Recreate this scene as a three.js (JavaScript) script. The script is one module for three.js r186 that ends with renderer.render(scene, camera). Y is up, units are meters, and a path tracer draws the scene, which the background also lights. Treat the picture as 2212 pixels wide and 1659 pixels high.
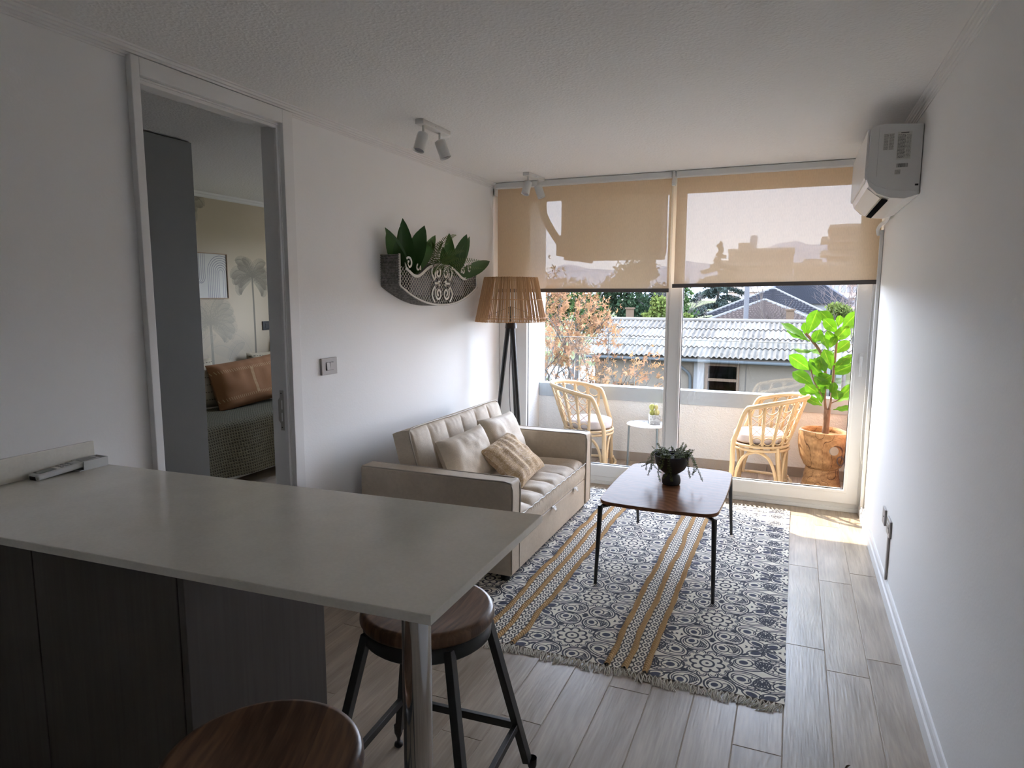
import * as THREE from 'three';
import { RoundedBoxGeometry } from 'three/addons/geometries/RoundedBoxGeometry.js';
import { mergeGeometries } from 'three/addons/utils/BufferGeometryUtils.js';

// ---------------------------------------------------------------- camera, sky, sun, exposure
const scene = new THREE.Scene();
const D = Math.PI / 180;
const camera = new THREE.PerspectiveCamera(59.93, 2212 / 1659, 0.05, 9000);
camera.position.set(0, 1.5, 0);
camera.rotation.order = 'YXZ';
camera.rotation.set(-7.483 * D, 22.851 * D, 0.189 * D);
scene.add(camera);

const renderer = new THREE.WebGLRenderer({ antialias: true });
renderer.toneMapping = THREE.LinearToneMapping;
renderer.toneMappingExposure = 1.95;
renderer.shadowMap.enabled = true;

// clear winter sky: pale at the horizon, bluer overhead, the same all round
const SKY_ZENITH = [4.8, 6.2, 8.9], SKY_HORIZON = [8.6, 9.2, 10.4], SKY_GROUND = [1.2, 1.15, 1.05];
{
  const w = 8, h = 256, px = new Float32Array(w * h * 4);
  for (let j = 0; j < h; j++) {
    const e = (j + 0.5) / h * 180 - 90;
    const t = Math.pow(Math.max(0, Math.sin(e * D)), 0.55);
    for (let i = 0; i < w; i++) {
      for (let c = 0; c < 3; c++) px[(j * w + i) * 4 + c] = e < 0 ? SKY_GROUND[c] : SKY_HORIZON[c] * (1 - t) + SKY_ZENITH[c] * t;
      px[(j * w + i) * 4 + 3] = 1;
    }
  }
  const t = new THREE.DataTexture(px, w, h, THREE.RGBAFormat, THREE.FloatType);
  t.mapping = THREE.EquirectangularReflectionMapping;
  t.magFilter = t.minFilter = THREE.LinearFilter;
  t.wrapS = THREE.RepeatWrapping;
  t.needsUpdate = true;
  scene.background = t;
}
scene.backgroundIntensity = 1.0;

// low winter sun, out to the left beyond the balcony
const sun = new THREE.DirectionalLight(new THREE.Color(1.0, 0.89, 0.71), 9);
sun.position.set(-12.2, 12.8, -15.1);
sun.target.position.set(0, 0, -5.1);
sun.castShadow = true;
sun.shadow.mapSize.set(4096, 4096);
Object.assign(sun.shadow.camera, { left: -14, right: 14, top: 14, bottom: -14, near: 0.5, far: 60 });
scene.add(sun, sun.target);

// ---------------------------------------------------------------- helpers
const V = (x, y, z) => new THREE.Vector3(x, y, z);
function rng(seed) { let a = seed >>> 0; return () => { a = (a + 0x6D2B79F5) >>> 0; let t = Math.imul(a ^ (a >>> 15), 1 | a); t = (t + Math.imul(t ^ (t >>> 7), 61 | t)) ^ t; return ((t ^ (t >>> 14)) >>> 0) / 4294967296; }; }
const hash2 = (x, y, s) => { let n = Math.imul(x, 374761393) + Math.imul(y, 668265263) + Math.imul(s, 2246822519); n = Math.imul(n ^ (n >>> 13), 1274126177); return ((n ^ (n >>> 16)) >>> 0) / 4294967296; };
// value noise that repeats every (px, py) cells
function vnoise(x, y, px, py, s) {
  const x0 = Math.floor(x), y0 = Math.floor(y), fx = x - x0, fy = y - y0, u = fx * fx * (3 - 2 * fx), v = fy * fy * (3 - 2 * fy);
  const m = (a, b) => ((a % b) + b) % b, h = (i, j) => hash2(m(i, px), m(j, py), s);
  return (h(x0, y0) * (1 - u) + h(x0 + 1, y0) * u) * (1 - v) + (h(x0, y0 + 1) * (1 - u) + h(x0 + 1, y0 + 1) * u) * v;
}
const clamp = (x, a = 0, b = 1) => Math.min(b, Math.max(a, x));
// computed texture; fn(u, v) -> [r, g, b] in 0..1 (colour maps are sRGB values)
function tex(w, h, fn, { srgb = true, size = [1, 1] } = {}) {
  const d = new Uint8Array(w * h * 4);
  for (let j = 0; j < h; j++) for (let i = 0; i < w; i++) {
    const c = fn((i + 0.5) / w, (j + 0.5) / h), k = (j * w + i) * 4;
    if (typeof c === 'number') d[k] = d[k + 1] = d[k + 2] = clamp(c) * 255; else { d[k] = clamp(c[0]) * 255; d[k + 1] = clamp(c[1]) * 255; d[k + 2] = clamp(c[2]) * 255; }
    d[k + 3] = 255;
  }
  const t = new THREE.DataTexture(d, w, h, THREE.RGBAFormat);
  t.magFilter = THREE.LinearFilter; t.minFilter = THREE.LinearMipmapLinearFilter; t.generateMipmaps = true;
  t.wrapS = t.wrapT = THREE.RepeatWrapping;
  t.repeat.set(1 / size[0], 1 / size[1]);
  if (srgb) t.colorSpace = THREE.SRGBColorSpace;
  t.needsUpdate = true;
  return t;
}
function canvasTex(w, h, draw) {
  const c = document.createElement('canvas'); c.width = w; c.height = h;
  draw(c.getContext('2d'), w, h);
  const t = new THREE.CanvasTexture(c); t.colorSpace = THREE.SRGBColorSpace; t.wrapS = t.wrapT = THREE.ClampToEdgeWrapping; t.magFilter = THREE.LinearFilter;
  return t;
}
const mat = (o) => new THREE.MeshStandardMaterial({ roughness: 0.6, ...o });
const matte = (o) => new THREE.MeshPhysicalMaterial({ roughness: 1, specularIntensity: 0, ...o });
const phys = (o) => new THREE.MeshPhysicalMaterial({ roughness: 0.6, ...o });

// geometry helpers
const at = (g, x = 0, y = 0, z = 0, rx = 0, ry = 0, rz = 0) => { if (rx || ry || rz) g.applyMatrix4(new THREE.Matrix4().makeRotationFromEuler(new THREE.Euler(rx, ry, rz))); return g.translate(x, y, z); };
const rb = (w, h, d, r = 0.004, s = 2) => new RoundedBoxGeometry(w, h, d, s, Math.min(r, w / 2.01, h / 2.01, d / 2.01));
const rbx = (x0, x1, y0, y1, z0, z1, r = 0.004, s = 1) => uvM(rb(Math.abs(x1 - x0), Math.abs(y1 - y0), Math.abs(z1 - z0), r, s).translate((x0 + x1) / 2, (y0 + y1) / 2, (z0 + z1) / 2));
const bx = (x0, x1, y0, y1, z0, z1) => uvM(new THREE.BoxGeometry(Math.abs(x1 - x0), Math.abs(y1 - y0), Math.abs(z1 - z0)).translate((x0 + x1) / 2, (y0 + y1) / 2, (z0 + z1) / 2));
const cyl = (r0, r1, h, n = 20) => new THREE.CylinderGeometry(r0, r1, h, n);
function tube(pts, r, seg = 24, rad = 8, closed = false) { return new THREE.TubeGeometry(new THREE.CatmullRomCurve3(pts.map((p) => p.isVector3 ? p : V(...p)), closed, 'centripetal'), seg, r, rad, closed); }
function bar(a, b, r, n = 8) { a = a.isVector3 ? a : V(...a); b = b.isVector3 ? b : V(...b); const d = b.clone().sub(a), g = cyl(r, r, d.length(), n); g.applyQuaternion(new THREE.Quaternion().setFromUnitVectors(V(0, 1, 0), d.clone().normalize())); return g.translate((a.x + b.x) / 2, (a.y + b.y) / 2, (a.z + b.z) / 2); }
// straight bar of rectangular section between two points
function beam(a, b, w, d, r = 0.002) { a = V(...a); b = V(...b); const v = b.clone().sub(a), g = rb(w, v.length(), d, r, 1); g.applyQuaternion(new THREE.Quaternion().setFromUnitVectors(V(0, 1, 0), v.clone().normalize())); return g.translate((a.x + b.x) / 2, (a.y + b.y) / 2, (a.z + b.z) / 2); }
const lathe = (pts, n = 40) => new THREE.LatheGeometry(pts.map((p) => new THREE.Vector2(p[0], p[1])), n);
function merge(list) {
  const gs = list.map((g) => { const q = g.index ? g.toNonIndexed() : g.clone(); for (const k of Object.keys(q.attributes)) if (!['position', 'normal', 'uv'].includes(k)) q.deleteAttribute(k); if (!q.attributes.uv) q.setAttribute('uv', new THREE.BufferAttribute(new Float32Array(q.attributes.position.count * 2), 2)); q.morphAttributes = {}; q.clearGroups(); return q; });
  return mergeGeometries(gs, false);
}
// uv in metres, chosen by the way each face points
function uvM(g, ox = 0, oy = 0) {
  const q = g.index ? g.toNonIndexed() : g, p = q.attributes.position, n = q.attributes.normal, uv = new Float32Array(p.count * 2);
  for (let f = 0; f < p.count; f += 3) {
    let nx = 0, ny = 0, nz = 0; for (let k = 0; k < 3; k++) { nx += Math.abs(n.getX(f + k)); ny += Math.abs(n.getY(f + k)); nz += Math.abs(n.getZ(f + k)); }
    for (let k = 0; k < 3; k++) { const i = f + k, x = p.getX(i), y = p.getY(i), z = p.getZ(i); let a, b; if (ny >= nx && ny >= nz) { a = x; b = z; } else if (nx >= nz) { a = z; b = y; } else { a = x; b = y; } uv[i * 2] = a + ox; uv[i * 2 + 1] = b + oy; }
  }
  q.setAttribute('uv', new THREE.BufferAttribute(uv, 2));
  return q;
}
// flat outline (with holes) given thickness and a small bevel; extruded along +z from 0
function plate(outline, t, bevel = 0, holes = [], seg = 8) {
  const s = new THREE.Shape(outline.map((p) => new THREE.Vector2(p[0], p[1])));
  for (const h of holes) s.holes.push(new THREE.Path(h.map((p) => new THREE.Vector2(p[0], p[1]))));
  return new THREE.ExtrudeGeometry(s, { depth: Math.max(1e-4, t - 2 * bevel), bevelEnabled: bevel > 0, bevelThickness: bevel, bevelSize: bevel, bevelOffset: -bevel, bevelSegments: 2, curveSegments: seg }).translate(0, 0, bevel);
}
const rect = (x0, x1, y0, y1) => [[x0, y0], [x1, y0], [x1, y1], [x0, y1]];
// rectangular frame with an opening, facing z
const frameGeo = (o, i, z0, z1, bevel = 0.004) => uvM(plate(rect(...o), Math.abs(z1 - z0), bevel, [rect(...i).reverse()]).translate(0, 0, Math.min(z0, z1)));
// grid surface from fn(u, v) -> [x, y, z]
function surf(nu, nv, fn, { closeU = false } = {}) {
  const P = [], U = [], I = [];
  for (let j = 0; j <= nv; j++) for (let i = 0; i <= nu; i++) { const p = fn(i / nu, j / nv); P.push(p[0], p[1], p[2]); U.push(p[3] ?? i / nu, p[4] ?? j / nv); }
  for (let j = 0; j < nv; j++) for (let i = 0; i < nu; i++) { const a = j * (nu + 1) + i, b = a + 1, c = a + nu + 1, d = c + 1; I.push(a, b, d, a, d, c); }
  const g = new THREE.BufferGeometry();
  g.setAttribute('position', new THREE.Float32BufferAttribute(P, 3)); g.setAttribute('uv', new THREE.Float32BufferAttribute(U, 2)); g.setIndex(I); g.computeVertexNormals();
  return g;
}
// block with a modelled top: x in 0..w, z in 0..d, top at h + f(x, z), bottom at 0
function padded(w, h, d, nx, nz, f) {
  const top = surf(nx, nz, (u, v) => [u * w, h + f(u * w, (1 - v) * d), (1 - v) * d, u * w, (1 - v) * d]);
  const side = (fn, n) => surf(n, 6, (u, v) => { const [x, z] = fn(u), y = h + f(x, z), b = Math.sin(v * Math.PI) * 0.006, c = [w / 2, d / 2], L = Math.hypot(x - c[0], z - c[1]); return [x + (Math.abs(x) < 1e-6 || Math.abs(x - w) < 1e-6 ? Math.sign(x - c[0]) * b : 0), v * y, z + (Math.abs(z) < 1e-6 || Math.abs(z - d) < 1e-6 ? Math.sign(z - c[1]) * b : 0), u * Math.max(w, d), v * y]; });
  return merge([top, side((u) => [u * w, d], nx), side((u) => [w, (1 - u) * d], nz), side((u) => [(1 - u) * w, 0], nx), side((u) => [0, u * d], nz)]);
}
// soft cushion lying in the xy plane
function pillowGeo(w, h, t, { pull = 0.06, n = 26, wrinkle = 0.004, seed = 1, pw = 0.5 } = {}) {
  const side = (s) => surf(n, n, (a, b) => {
    const u = a * 2 - 1, v = b * 2 - 1;
    const ex = 1 - pull * (1 - v * v) * Math.abs(u) ** 3 * -1 - pull, ey = 1 - pull;
    const x = u * w / 2 * (1 - pull * (1 - Math.abs(v) ** 3)), y = v * h / 2 * (1 - pull * (1 - Math.abs(u) ** 3));
    const k = Math.pow(Math.max(0, (1 - u ** 4) * (1 - v ** 4)), pw);
    const wr = (vnoise(u * 5 + 9, v * 3 + 4, 64, 64, seed) - 0.5) * wrinkle * 4 * k + Math.sin(u * 23 + Math.sin(v * 5 + seed) * 2) * wrinkle * Math.max(0, v) ** 2 * k;
    return [s > 0 ? x : -x, y, s * (t / 2 * k + wr), (s > 0 ? u : -u) * w / 2, v * h / 2];
  });
  return merge([side(1), side(-1)]);
}
// leaf along +y from the origin, length L, half width W, facing +z
function leafGeo(L, W, { bend = 0.3, fold = 0.15, n = 10, tip = 1, wide = 0.5, wave = 0 } = {}) {
  return surf(4, n, (a, b) => {
    const u = a * 2 - 1, s = Math.pow(Math.sin(Math.PI * Math.pow(b, Math.log(0.5) / Math.log(wide))), 0.75) * (tip === 1 ? 1 : 1), w = W * Math.max(0.02, s);
    const th = bend * b, y = bend ? Math.sin(th) / bend * L : b * L, z = bend ? -(1 - Math.cos(th)) / bend * L : 0;
    return [u * w, y, z + Math.abs(u) * fold * w + (wave ? Math.sin(b * 16 + u * 2) * wave * Math.abs(u) : 0), a, b];
  });
}

// things, parts, setting
const taken = new Map();
const numbered = (n) => { const k = taken.get(n) ?? 0; taken.set(n, k + 1); return k ? n + '_' + String(k).padStart(3, '0') : n; };
function tag(o, label, category, group) { o.userData.label = label; o.userData.category = category; if (group) o.userData.group = group; return o; }
function thing(name, label, category, pos = [0, 0, 0], ry = 0, group) { const o = new THREE.Group(); o.name = numbered(name); o.position.set(...pos); o.rotation.y = ry; scene.add(o); return tag(o, label, category, group); }
function part(parent, name, geo, m, label, kind) { const o = new THREE.Mesh(geo, m); o.name = name; if (label) o.userData.label = label; if (kind) o.userData.kind = kind; parent.add(o); return o; }
function single(name, geo, m, label, category, pos = [0, 0, 0], ry = 0, group) { const o = new THREE.Mesh(geo, m); o.name = numbered(name); o.position.set(...pos); o.rotation.y = ry; scene.add(o); return tag(o, label, category, group); }
function struct(name, geo, m, label, category) { const o = geo ? new THREE.Mesh(geo, m) : new THREE.Group(); o.name = name; scene.add(o); tag(o, label, category); o.userData.kind = 'structure'; return o; }
function copyOf(o, pos, ry, label) { const c = o.clone(); c.name = numbered(o.name.replace(/_\d+$/, '')); c.userData = { ...o.userData }; if (label) c.userData.label = label; c.position.set(...pos); c.rotation.y = ry; scene.add(c); return c; }
// ================================================================ the room
const XL = -2.26, XR = 0.5, CE = 2.39, ZW = -5.11, ZB = 0.8;
const T_wall = tex(256, 256, (u, v) => 0.5 + 0.25 * (vnoise(u * 64, v * 64, 64, 64, 3) - 0.5) + 0.25 * (vnoise(u * 128, v * 128, 128, 128, 4) - 0.5), { srgb: false, size: [0.5, 0.5] });
const T_ceil = tex(512, 512, (u, v) => { const a = vnoise(u * 90, v * 90, 90, 90, 5), b = vnoise(u * 190, v * 190, 190, 190, 6); return clamp(Math.pow(a, 1.5) * 0.8 + b * 0.35); }, { srgb: false, size: [0.8, 0.8] });
const M_wall = mat({ color: new THREE.Color().setRGB(0.90, 0.89, 0.87), roughness: 0.6, bumpMap: T_wall, bumpScale: 0.0006 });
const M_ceil = mat({ color: new THREE.Color().setRGB(0.89, 0.875, 0.85), roughness: 0.9, bumpMap: T_ceil, bumpScale: 0.0018 });
const M_trim = mat({ color: new THREE.Color().setRGB(0.82, 0.81, 0.79), roughness: 0.4 });
const M_pvc = mat({ color: new THREE.Color().setRGB(0.84, 0.84, 0.83), roughness: 0.3 });
const M_black = mat({ color: new THREE.Color().setRGB(0.012, 0.012, 0.013), roughness: 0.5 });
const M_glass = phys({ color: 0xffffff, transmission: 1, roughness: 0, thickness: 0, ior: 1.5 });
const M_steel = mat({ color: new THREE.Color().setRGB(0.6, 0.6, 0.6), metalness: 1, roughness: 0.35 });

struct('wall_right', bx(XR, XR + 0.14, -0.1, CE, -5.22, ZB), M_wall, 'plain white wall carrying the air conditioner', 'wall');
struct('wall_back', bx(XL - 0.1, XR + 0.14, -0.1, CE, ZB, ZB + 0.12), M_wall, 'plain white kitchen end wall, out of view, moved in to bounce light', 'wall');  // unseen wall, set close behind the camera to bounce light forward
{
  const o = [[-0.8, -0.1], [1.814, -0.1], [1.814, 2.29], [2.55, 2.29], [2.55, -0.1], [5.22, -0.1], [5.22, CE], [-0.8, CE]];
  struct('wall_left', uvM(at(plate(o, 0.1), XL - 0.1, 0, 0, 0, Math.PI / 2, 0)), M_wall, 'long white wall with the open bedroom doorway and the planter', 'wall');
}
struct('ceiling', bx(XL - 0.1, XR + 0.14, CE, CE + 0.12, -5.22, ZB + 0.12), M_ceil, 'off-white ceiling with a fine stipple texture', 'ceiling');

// wood-look porcelain planks, laid lengthwise towards the window
const M_grout = mat({ color: new THREE.Color().setRGB(0.44, 0.36, 0.28), roughness: 0.9 });
const plankTex = (seed, tone) => tex(256, 1024, (u, v) => {
  const warp = (vnoise(u * 4, v * 3, 4, 3, seed + 1) - 0.5) * 0.18;
  const band = vnoise((u + warp) * 14, v * 2, 14, 2, seed + 2), fine = vnoise((u + warp * 0.4) * 64, v * 6, 64, 6, seed + 3), hair = vnoise(u * 128, v * 18, 128, 18, seed + 4), cloud = vnoise(u * 3, v * 5, 3, 5, seed + 5);
  const ring = 0.5 + 0.5 * Math.sin((u + warp * 2.2 + 0.06 * Math.sin(v * 6.283)) * 60);
  const d = 0.10 * (band - 0.5) + 0.09 * (fine - 0.5) + 0.06 * (hair - 0.5) + 0.10 * (cloud - 0.5) + 0.025 * (ring - 0.5);
  return [0.66 * tone + d * 0.75, 0.60 * tone + d * 0.74, 0.53 * tone + d * 0.7];
}, { size: [0.47, 0.95] });
const plankBump = tex(256, 512, (u, v) => { const w = (vnoise(u * 4, v * 3, 4, 3, 12) - 0.5) * 0.15; return 0.5 * vnoise((u + w) * 70, v * 6, 70, 6, 13) + 0.5 * vnoise(u * 128, v * 20, 128, 20, 14); }, { srgb: false, size: [0.47, 0.95] });
const M_plank = [0, 1, 2, 3].map((k) => phys({ map: plankTex(31 + k * 9, [1, 0.97, 1.02, 0.99][k]), roughness: 0.36, specularIntensity: 0.65, bumpMap: plankBump, bumpScale: 0.0007 }));
{
  const floor = struct('floor', bx(XL - 0.1, XR + 0.14, -0.12, -0.0016, -5.22, ZB + 0.12), M_grout, 'grey-brown wood-look plank tile floor', 'floor');
  const R = rng(5), W = 0.157, L = 0.945, gap = 0.003, cache = new Map();
  const geo = (w, l, v) => { const k = [w.toFixed(3), l.toFixed(3), v].join(); if (!cache.has(k)) { const g = uvM(rb(w - gap, 0.009, l - gap, 0.0015, 1), v * 0.157, v * 0.31); cache.set(k, g); } return cache.get(k); };
  const offs = [0, 0.165, 0.005, 0.33, 0.62, 0.14, 0.47, 0.79];
  for (let c = -15; c < 4; c++) {
    let x0 = 0.04 + c * W, x1 = x0 + W; x0 = Math.max(x0, XL); x1 = Math.min(x1, XR); if (x1 - x0 < 0.02) continue;
    const off = offs[((c % 8) + 8) % 8];
    for (let k = -2; k < 7; k++) {
      let z0 = -3.94 + off + k * L, z1 = z0 + L; z0 = Math.max(z0, -5.2); z1 = Math.min(z1, 0.79); if (z1 - z0 < 0.03) continue;
      const m = new THREE.Mesh(geo(x1 - x0, z1 - z0, Math.floor(R() * 3)), M_plank[Math.floor(R() * 4)]);
      m.name = 'plank_tile'; m.position.set((x0 + x1) / 2, -0.0045, (z0 + z1) / 2); floor.add(m);
    }
  }
}
// stepped cornices and the skirting
{
  const prof = [[0, 0], [0.004, 0], [0.006, 0.006], [0.010, 0.008], [0.010, 0.016], [0.016, 0.018], [0.018, 0.025], [0.025, 0.027], [0.027, 0.036], [0.033, 0.038], [0.034, 0.044], [0, 0.044]];
  const g = plate(prof, ZB + 5.0);
  struct('trim_1', at(g.clone(), XL, CE - 0.044, -4.98), M_trim, 'narrow stepped white cornice above the doorway wall', 'cornice');
  const r = prof.map(([x, y]) => [-x, y]).reverse();
  struct('trim_2', at(plate(r, ZB + 5.0), XR, CE - 0.044, -4.98), M_trim, 'narrow stepped white cornice above the air conditioner wall', 'cornice');
  const b = [[0, 0], [0.016, 0], [0.016, 0.055], [0.010, 0.062], [0.010, 0.088], [0.006, 0.096], [0, 0.097]];
  struct('baseboard_right', at(plate(b.map(([x, y]) => [-x, y]).reverse(), ZB + 5.08), XR, 0, -5.1), M_trim, 'low white skirting along the air conditioner wall', 'skirting');
  struct('baseboard_left', merge([at(plate(b, 2.45), XL, 0, -5.09), at(plate(b, 3.4), XL, 0, -1.77)]), M_trim, 'low white skirting behind the sofa', 'skirting');
}
// doorway to the bedroom
{
  const d = struct('door_1', null, null, 'white door casing round the open bedroom doorway', 'doorway');
  const c0 = XL, c1 = XL + 0.028;
  part(d, 'casing', rbx(c0, c1, 0, 2.356, -1.814, -1.779, 0.003), M_trim);
  part(d, 'casing', rbx(c0, c1, 0, 2.356, -2.617, -2.55, 0.003), M_trim);
  part(d, 'casing', rbx(c0, c1, 2.293, 2.356, -2.55, -1.814, 0.003), M_trim);
  part(d, 'jamb', rbx(XL - 0.1, XL + 0.006, 0, 2.293, -1.822, -1.814, 0.002), M_trim);
  part(d, 'jamb', rbx(XL - 0.1, XL + 0.006, 0, 2.293, -2.552, -2.543, 0.002), M_trim);
  part(d, 'jamb', rbx(XL - 0.1, XL + 0.006, 2.284, 2.293, -2.543, -1.822, 0.002), M_trim);
  part(d, 'door_stop', rbx(XL - 0.012, XL + 0.004, 0, 2.284, -2.543, -2.530, 0.002), M_trim);
  part(d, 'door_stop', rbx(XL - 0.012, XL + 0.004, 2.270, 2.284, -2.530, -1.822, 0.002), M_trim);
  const sp = part(d, 'strike_plate', uvM(at(plate([[0.022, 0], [0.022, 0.2], [0, 0.2], [0, 0.165], [-0.012, 0.15], [-0.012, 0.05], [0, 0.035], [0, 0]].reverse(), 0.002, 0, [rect(0.005, 0.015, 0.045, 0.088), rect(0.005, 0.015, 0.105, 0.15)]), XL - 0.05, 0.84, -2.543)), mat({ color: new THREE.Color().setRGB(0.42, 0.40, 0.36), roughness: 0.4 }), 'brushed metal strike plate');
  for (const y of [0.855, 1.025]) part(sp, 'screw', at(cyl(0.003, 0.003, 0.002, 8), XL - 0.041, y, -2.5405, Math.PI / 2), M_black);
}
// the glazed front: fixed light and opening sash, white frames
const SL = { g: [-2.018, -0.893, 0.158, 2.255], o: [-2.125, -0.846, 0.062, 2.325] }, SR = { g: [-0.772, 0.383, 0.158, 2.255], o: [-0.866, 0.474, 0.062, 2.325] };
{
  const w = struct('window_1', null, null, 'full-width white framed glazing onto the balcony', 'window');
  part(w, 'outer_frame', frameGeo([XL, XR, 0, CE], [-2.12, 0.468, 0.068, 2.32], -5.21, ZW, 0.003), M_pvc);
  part(w, 'mullion', rbx(-0.884, -0.806, 0.068, 2.32, -5.205, ZW - 0.002, 0.003), M_pvc);
  part(w, 'frame_lip', rbx(XL, -2.115, 0.0, CE, -5.12, -5.085, 0.006), M_pvc);
  part(w, 'threshold', rbx(XL, XR, 0.0, 0.03, ZW + 0.0005, ZW + 0.012, 0.003), M_pvc);
  for (const [S, z] of [[SL, -5.098], [SR, -5.086]]) {
    const s = part(w, 'sash_frame', frameGeo(S.o, S.g, z - 0.07, z, 0.006), M_pvc);
    part(s, 'glazing_bead', frameGeo([S.g[0] - 0.018, S.g[1] + 0.018, S.g[2] - 0.018, S.g[3] + 0.018], S.g, z - 0.004, z + 0.005, 0.002), M_pvc);
    part(s, 'gasket', frameGeo([S.g[0] - 0.002, S.g[1] + 0.002, S.g[2] - 0.002, S.g[3] + 0.002], [S.g[0] + 0.004, S.g[1] - 0.004, S.g[2] + 0.004, S.g[3] - 0.004], z - 0.036, z - 0.026, 0), M_black);
    part(s, 'pane', at(new THREE.PlaneGeometry(S.g[1] - S.g[0] + 0.01, S.g[3] - S.g[2] + 0.01), (S.g[0] + S.g[1]) / 2, (S.g[2] + S.g[3]) / 2, z - 0.031), M_glass, 'clear glass pane');
  }
  const h = part(w, 'handle', merge([rbx(0.419, 0.447, 1.055, 1.125, -5.087, -5.075, 0.004), rbx(0.426, 0.440, 1.085, 1.105, -5.075, -5.045, 0.004), rbx(0.424, 0.442, 0.965, 1.108, -5.052, -5.038, 0.006, 2)]), M_pvc, 'white lever handle');
}
// ================================================================ living room furniture
const C = (r, g, b) => new THREE.Color().setRGB(r, g, b);
// part given in room coordinates, stored relative to its (unturned) thing
const wpart = (t, name, g, m, label, kind) => { let p = t, x = 0, y = 0, z = 0; while (p && p !== scene) { x += p.position.x; y += p.position.y; z += p.position.z; p = p.parent; } return part(t, name, g.translate(-x, -y, -z), m, label, kind); };

// ---- leather and cloth textures
const T_leather = tex(512, 512, (u, v) => 0.55 * vnoise(u * 110, v * 110, 110, 110, 41) + 0.3 * vnoise(u * 40, v * 40, 40, 40, 42) + 0.15 * vnoise(u * 12, v * 12, 12, 12, 43), { srgb: false, size: [0.3, 0.3] });
const T_leatherC = tex(256, 256, (u, v) => { const d = 0.05 * (vnoise(u * 6, v * 6, 6, 6, 44) - 0.5) + 0.03 * (vnoise(u * 60, v * 60, 60, 60, 45) - 0.5); return [0.80 + d, 0.745 + d, 0.67 + d]; }, { size: [0.7, 0.7] });
const M_leather = phys({ map: T_leatherC, roughness: 0.62, specularIntensity: 0.4, bumpMap: T_leather, bumpScale: 0.0006 });
const M_piping = mat({ color: C(0.44, 0.385, 0.31), roughness: 0.45 });

// ---- kitchen peninsula
{
  const T_q = tex(256, 256, (u, v) => { const d = 0.025 * (vnoise(u * 90, v * 90, 90, 90, 51) - 0.5) + 0.02 * (vnoise(u * 9, v * 9, 9, 9, 52) - 0.5); return [0.925 + d, 0.905 + d, 0.855 + d]; }, { size: [0.5, 0.5] });
  const M_quartz = mat({ map: T_q, roughness: 0.11 });
  const out = [[-0.593, 1.022], [-0.603, 1.647], [-2.259, 1.551], [-2.259, 0.934]];
  const g = at(plate(out, 0.021, 0.002), 0, 0.89, 0, -Math.PI / 2); // outline (x, -z) lies flat, extruded upwards
  single('worktop', uvM(g), M_quartz, 'pale polished stone worktop of the kitchen peninsula', 'worktop');
  single('backsplash', rbx(-2.2595, -2.247, 0.9112, 0.992, -1.545, -0.62, 0.002), M_quartz, 'low stone upstand where the worktop meets the wall', 'upstand');
  const T_lam = tex(256, 512, (u, v) => { const d = 0.03 * (vnoise(u * 60, v * 4, 60, 4, 55) - 0.5) + 0.02 * (vnoise(u * 128, v * 10, 128, 10, 56) - 0.5); return [0.36 + d, 0.335 + d, 0.315 + d]; }, { size: [0.5, 1] });
  const M_lam = mat({ map: T_lam, roughness: 0.55 });
  const cab = thing('base_cabinet', 'dark laminate cabinet carrying the stone worktop', 'cabinet', [-1.73, 0, -1.24]);
  wpart(cab, 'carcass', rbx(-2.255, -1.23, 0.1, 0.8895, -1.455, -1.03, 0.002), M_lam);
  wpart(cab, 'end_panel', rbx(-1.229, -1.21, 0.0, 0.8895, -1.475, -1.008, 0.002), M_lam);
  wpart(cab, 'door', rbx(-1.735, -1.235, 0.105, 0.885, -1.029, -1.010, 0.002), M_lam);
  wpart(cab, 'door', rbx(-2.25, -1.739, 0.105, 0.885, -1.029, -1.010, 0.002), M_lam);
  wpart(cab, 'plinth', rbx(-2.255, -1.235, 0.0, 0.099, -1.44, -1.07, 0.002), M_lam);
  const leg = thing('worktop_support', 'chrome tube support under the worktop corner', 'support post', [-0.672, 0, -1.1]);
  const M_chrome = mat({ color: C(0.62, 0.62, 0.62), metalness: 1, roughness: 0.1 });
  part(leg, 'tube', at(cyl(0.03, 0.03, 0.86, 40), 0, 0.45, 0), M_chrome);
  part(leg, 'mounting_disc', at(cyl(0.045, 0.045, 0.008, 40), 0, 0.8855, 0), M_chrome);
  part(leg, 'foot', at(cyl(0.034, 0.036, 0.02, 40), 0, 0.01, 0), M_black);
}
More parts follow.
